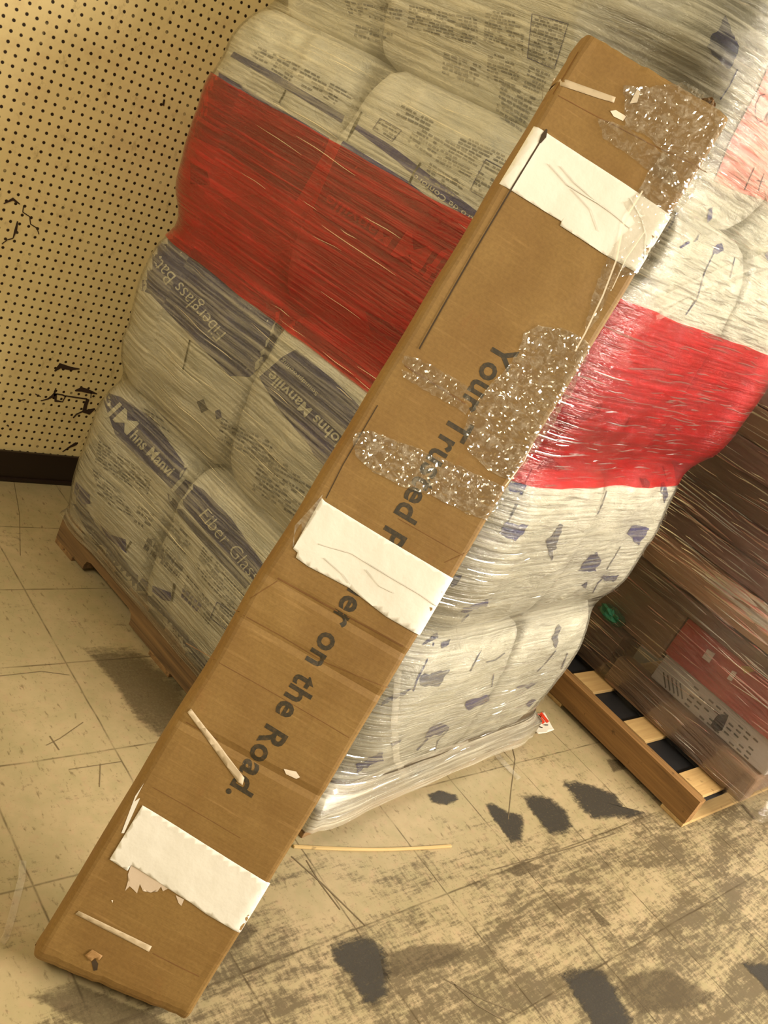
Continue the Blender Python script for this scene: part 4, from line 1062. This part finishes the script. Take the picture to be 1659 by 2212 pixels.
# film around the right load, wrapped around cartons
mfilm2 = filmmat('clear_film_dark_load', None, .0, .10, 2.4, body=lin(214, 190, 166), rough=.12, bd=.007)
prof = [(.10, 1.875), (.14, 1.852), (.22, 1.855), (.34, 1.868), (.50, 1.862), (.56, 1.846), (.63, 1.838), (.70, 1.848), (.78, 1.856), (.9, 1.858), (1.05, 1.858), (1.2, 1.856), (1.315, 1.858)]
def px_(z):
    for (z0, x0), (z1, x1) in zip(prof, prof[1:]):
        if z0 <= z <= z1: return x0 + (x1 - x0) * (z - z0) / (z1 - z0)
    return prof[-1][1]
V, U, F = [], [], []
path = []
for k in range(8): path.append((0, -.585, 1 - k / 8, 0))
nY = 90
zs = [.10 + k * .013 for k in range(94)]
cols_ = []
for z in zs:
    xf = px_(z); r = .05; line = []
    for k in range(10): line.append((2.70 - (2.70 - xf - r) * k / 10, -.585))
    for k in range(7):
        a = math.radians(90 + 90 * k / 6); line.append((xf + r + r * math.cos(a), -.585 - r + r * math.sin(a)))
    y0, y1 = -.585 - r, -1.735 + r
    for k in range(1, nY): 
        yy = y0 + (y1 - y0) * k / nY
        line.append((xf + .003 * noise.noise(Vector((yy * 9, z * 14, 2))), yy))
    for k in range(7):
        a = math.radians(180 + 90 * k / 6); line.append((xf + r + r * math.cos(a), -1.735 + r + r * math.sin(a)))
    for k in range(1, 11): line.append((xf + r + (2.70 - xf - r) * k / 10, -1.735))
    cols_.append(line)
nc = len(cols_[0])
for j, z in enumerate(zs):
    acc = 0
    for i, (x, y) in enumerate(cols_[j]):
        if i: acc += math.dist(cols_[j][i], cols_[j][i - 1])
        V.append((x, y, z)); U.append((acc, z + .05 * acc))
for j in range(len(zs) - 1):
    for i in range(nc - 1): F.append((j * nc + i, j * nc + i + 1, (j + 1) * nc + i + 1, (j + 1) * nc + i))
f2 = newmesh('stretch_film', V, F, mfilm2, None, U, True)
tag(f2, 'glossy clear shrink wrap around the dark cartons on the right pallet', 'stretch film')

def pt_load(f, z, off): return Vector((px_(z) - off - .001, -.66 - f, z))
wrinkles(pt_load, 420, (0, 1.0), (.13, 1.28), f2, .05, .20, .002, .006, 9, lambda f, z: (.9 if .5 < z < .86 else .35) * (.6 + noise.noise(Vector((f * 3, z * 6, 4)))))

wrinkles(pt_load, 46, (.52, .98), (.63, .70), f2, .08, .22, .006, .014, 21)

# ================================================================== FLOOR ODDS AND ENDS
def lay(px, py, z): return atz(px, py, z)
# wooden sliver
mw = woodmat('pale_splinter', (170, 138, 86), (206, 178, 124), 'x')
A, B_ = lay(634, 1828, .004), lay(975, 1827, .004)
d_ = (B_ - A); L = d_.length
o = bevelbox('wood_strip', (L, .008, .006), (L / 2, 0, 0), mw, None, .002)
for v in o.data.vertices: v.co.y += .006 * math.sin(v.co.x / L * math.pi)
bmx = bmesh.new(); bmx.from_mesh(o.data)
for k in range(1, 12): bmesh.ops.bisect_plane(bmx, geom=bmx.verts[:] + bmx.edges[:] + bmx.faces[:], plane_co=(L * k / 12, 0, 0), plane_no=(1, 0, 0))
for v in bmx.verts: v.co.y += -.010 * math.sin(v.co.x / L * math.pi)
bmx.to_mesh(o.data); bmx.free()
o.location = A; o.location.z = .0032; o.rotation_euler = (0, 0, math.atan2(d_.y, d_.x))
tag(o, 'thin pale splinter of wood lying on the tiles below the wrapped stack', 'wood strip')
# sticker with red lettering
mst_ = sheetmat('white_sticker_paper', (230, 222, 206)); mrl = flat('red_ink', (214, 62, 34), .5); mbl = flat('black_ink', (50, 34, 28), .5)
V_, F_ = poly2d([[(1128, 1545), (1175, 1538), (1196, 1578), (1178, 1586), (1160, 1590)]], 8)
W = []
for x, y in V_:
    q = lay(x, y, .0); t_ = (y - 1538) / 52; W.append((q.x, q.y, .0015 + .010 * max(0, t_ - .55) ** 2 * 4))
stk = newmesh('torn_sticker', W, F_, mst_, None, None, True)
md = stk.modifiers.new('s', 'SOLIDIFY'); md.thickness = .0006; md.offset = 0
tag(stk, 'torn white sticker with red block letters on the floor by the stack corner', 'sticker')
def lay_up(V_, z): return [(lay(x, y, z).x, lay(x, y, z).y, z) for x, y in V_]
tv = join2d([stroke2d(p, w_) for p, w_ in [([(1140, 1548), (1158, 1570)], 7), ([(1150, 1545), (1166, 1566)], 6), ([(1160, 1543), (1175, 1562)], 7), ([(1168, 1540), (1184, 1560)], 6), ([(1142, 1556), (1170, 1546)], 6)]])
newmesh('lettering', lay_up(tv[0], .0035), tv[1], mrl, stk)
tv = join2d([stroke2d(p, 2) for p in ([(1146, 1566), (1159, 1574), (1163, 1569)], [(1164, 1569), (1172, 1572)], [(1176, 1566), (1184, 1566)])])
newmesh('lettering', lay_up(tv[0], .0045), tv[1], mbl, stk)
# wisps of film on the floor
def wisp(pts, wd, label, z=.004):
    P3 = []
    V_, F_ = stroke2d(densify(pts, 8), wd); W = []
    for i, (x, y) in enumerate(V_):
        q = lay(x, y, 0); W.append((q.x, q.y, .0025 + .007 * abs(noise.noise(Vector((x * .06, y * .06, 1))))))
    o = newmesh('film_scrap', W, F_, mfold, None, None, True); tag(o, label, 'film scrap'); return o
wisp([(48, 1862), (46, 1900), (34, 1945), (24, 1985), (12, 2025), (2, 2040)], 16, 'wisp of clear film on the tiles at the left edge, left of the box foot')
wisp([(1068, 1622), (1078, 1640), (1096, 1660), (1120, 1685)], 10, 'tail of clear film trailing on the floor from the stack corner')
# thin stick by the right pallet
A, B_ = lay(1604, 1738, .004), lay(1630, 1768, .004); d_ = B_ - A
o = bevelbox('wood_sliver', (d_.length, .010, .006), (0, 0, 0), flat('dark_bark', (70, 50, 32), .8), None, .002)
o.location = ((A.x + B_.x) / 2, (A.y + B_.y) / 2, .0032); o.rotation_euler = (0, 0, math.atan2(d_.y, d_.x))
tag(o, 'short dark wood sliver on the floor beyond the right pallet corner', 'wood sliver')
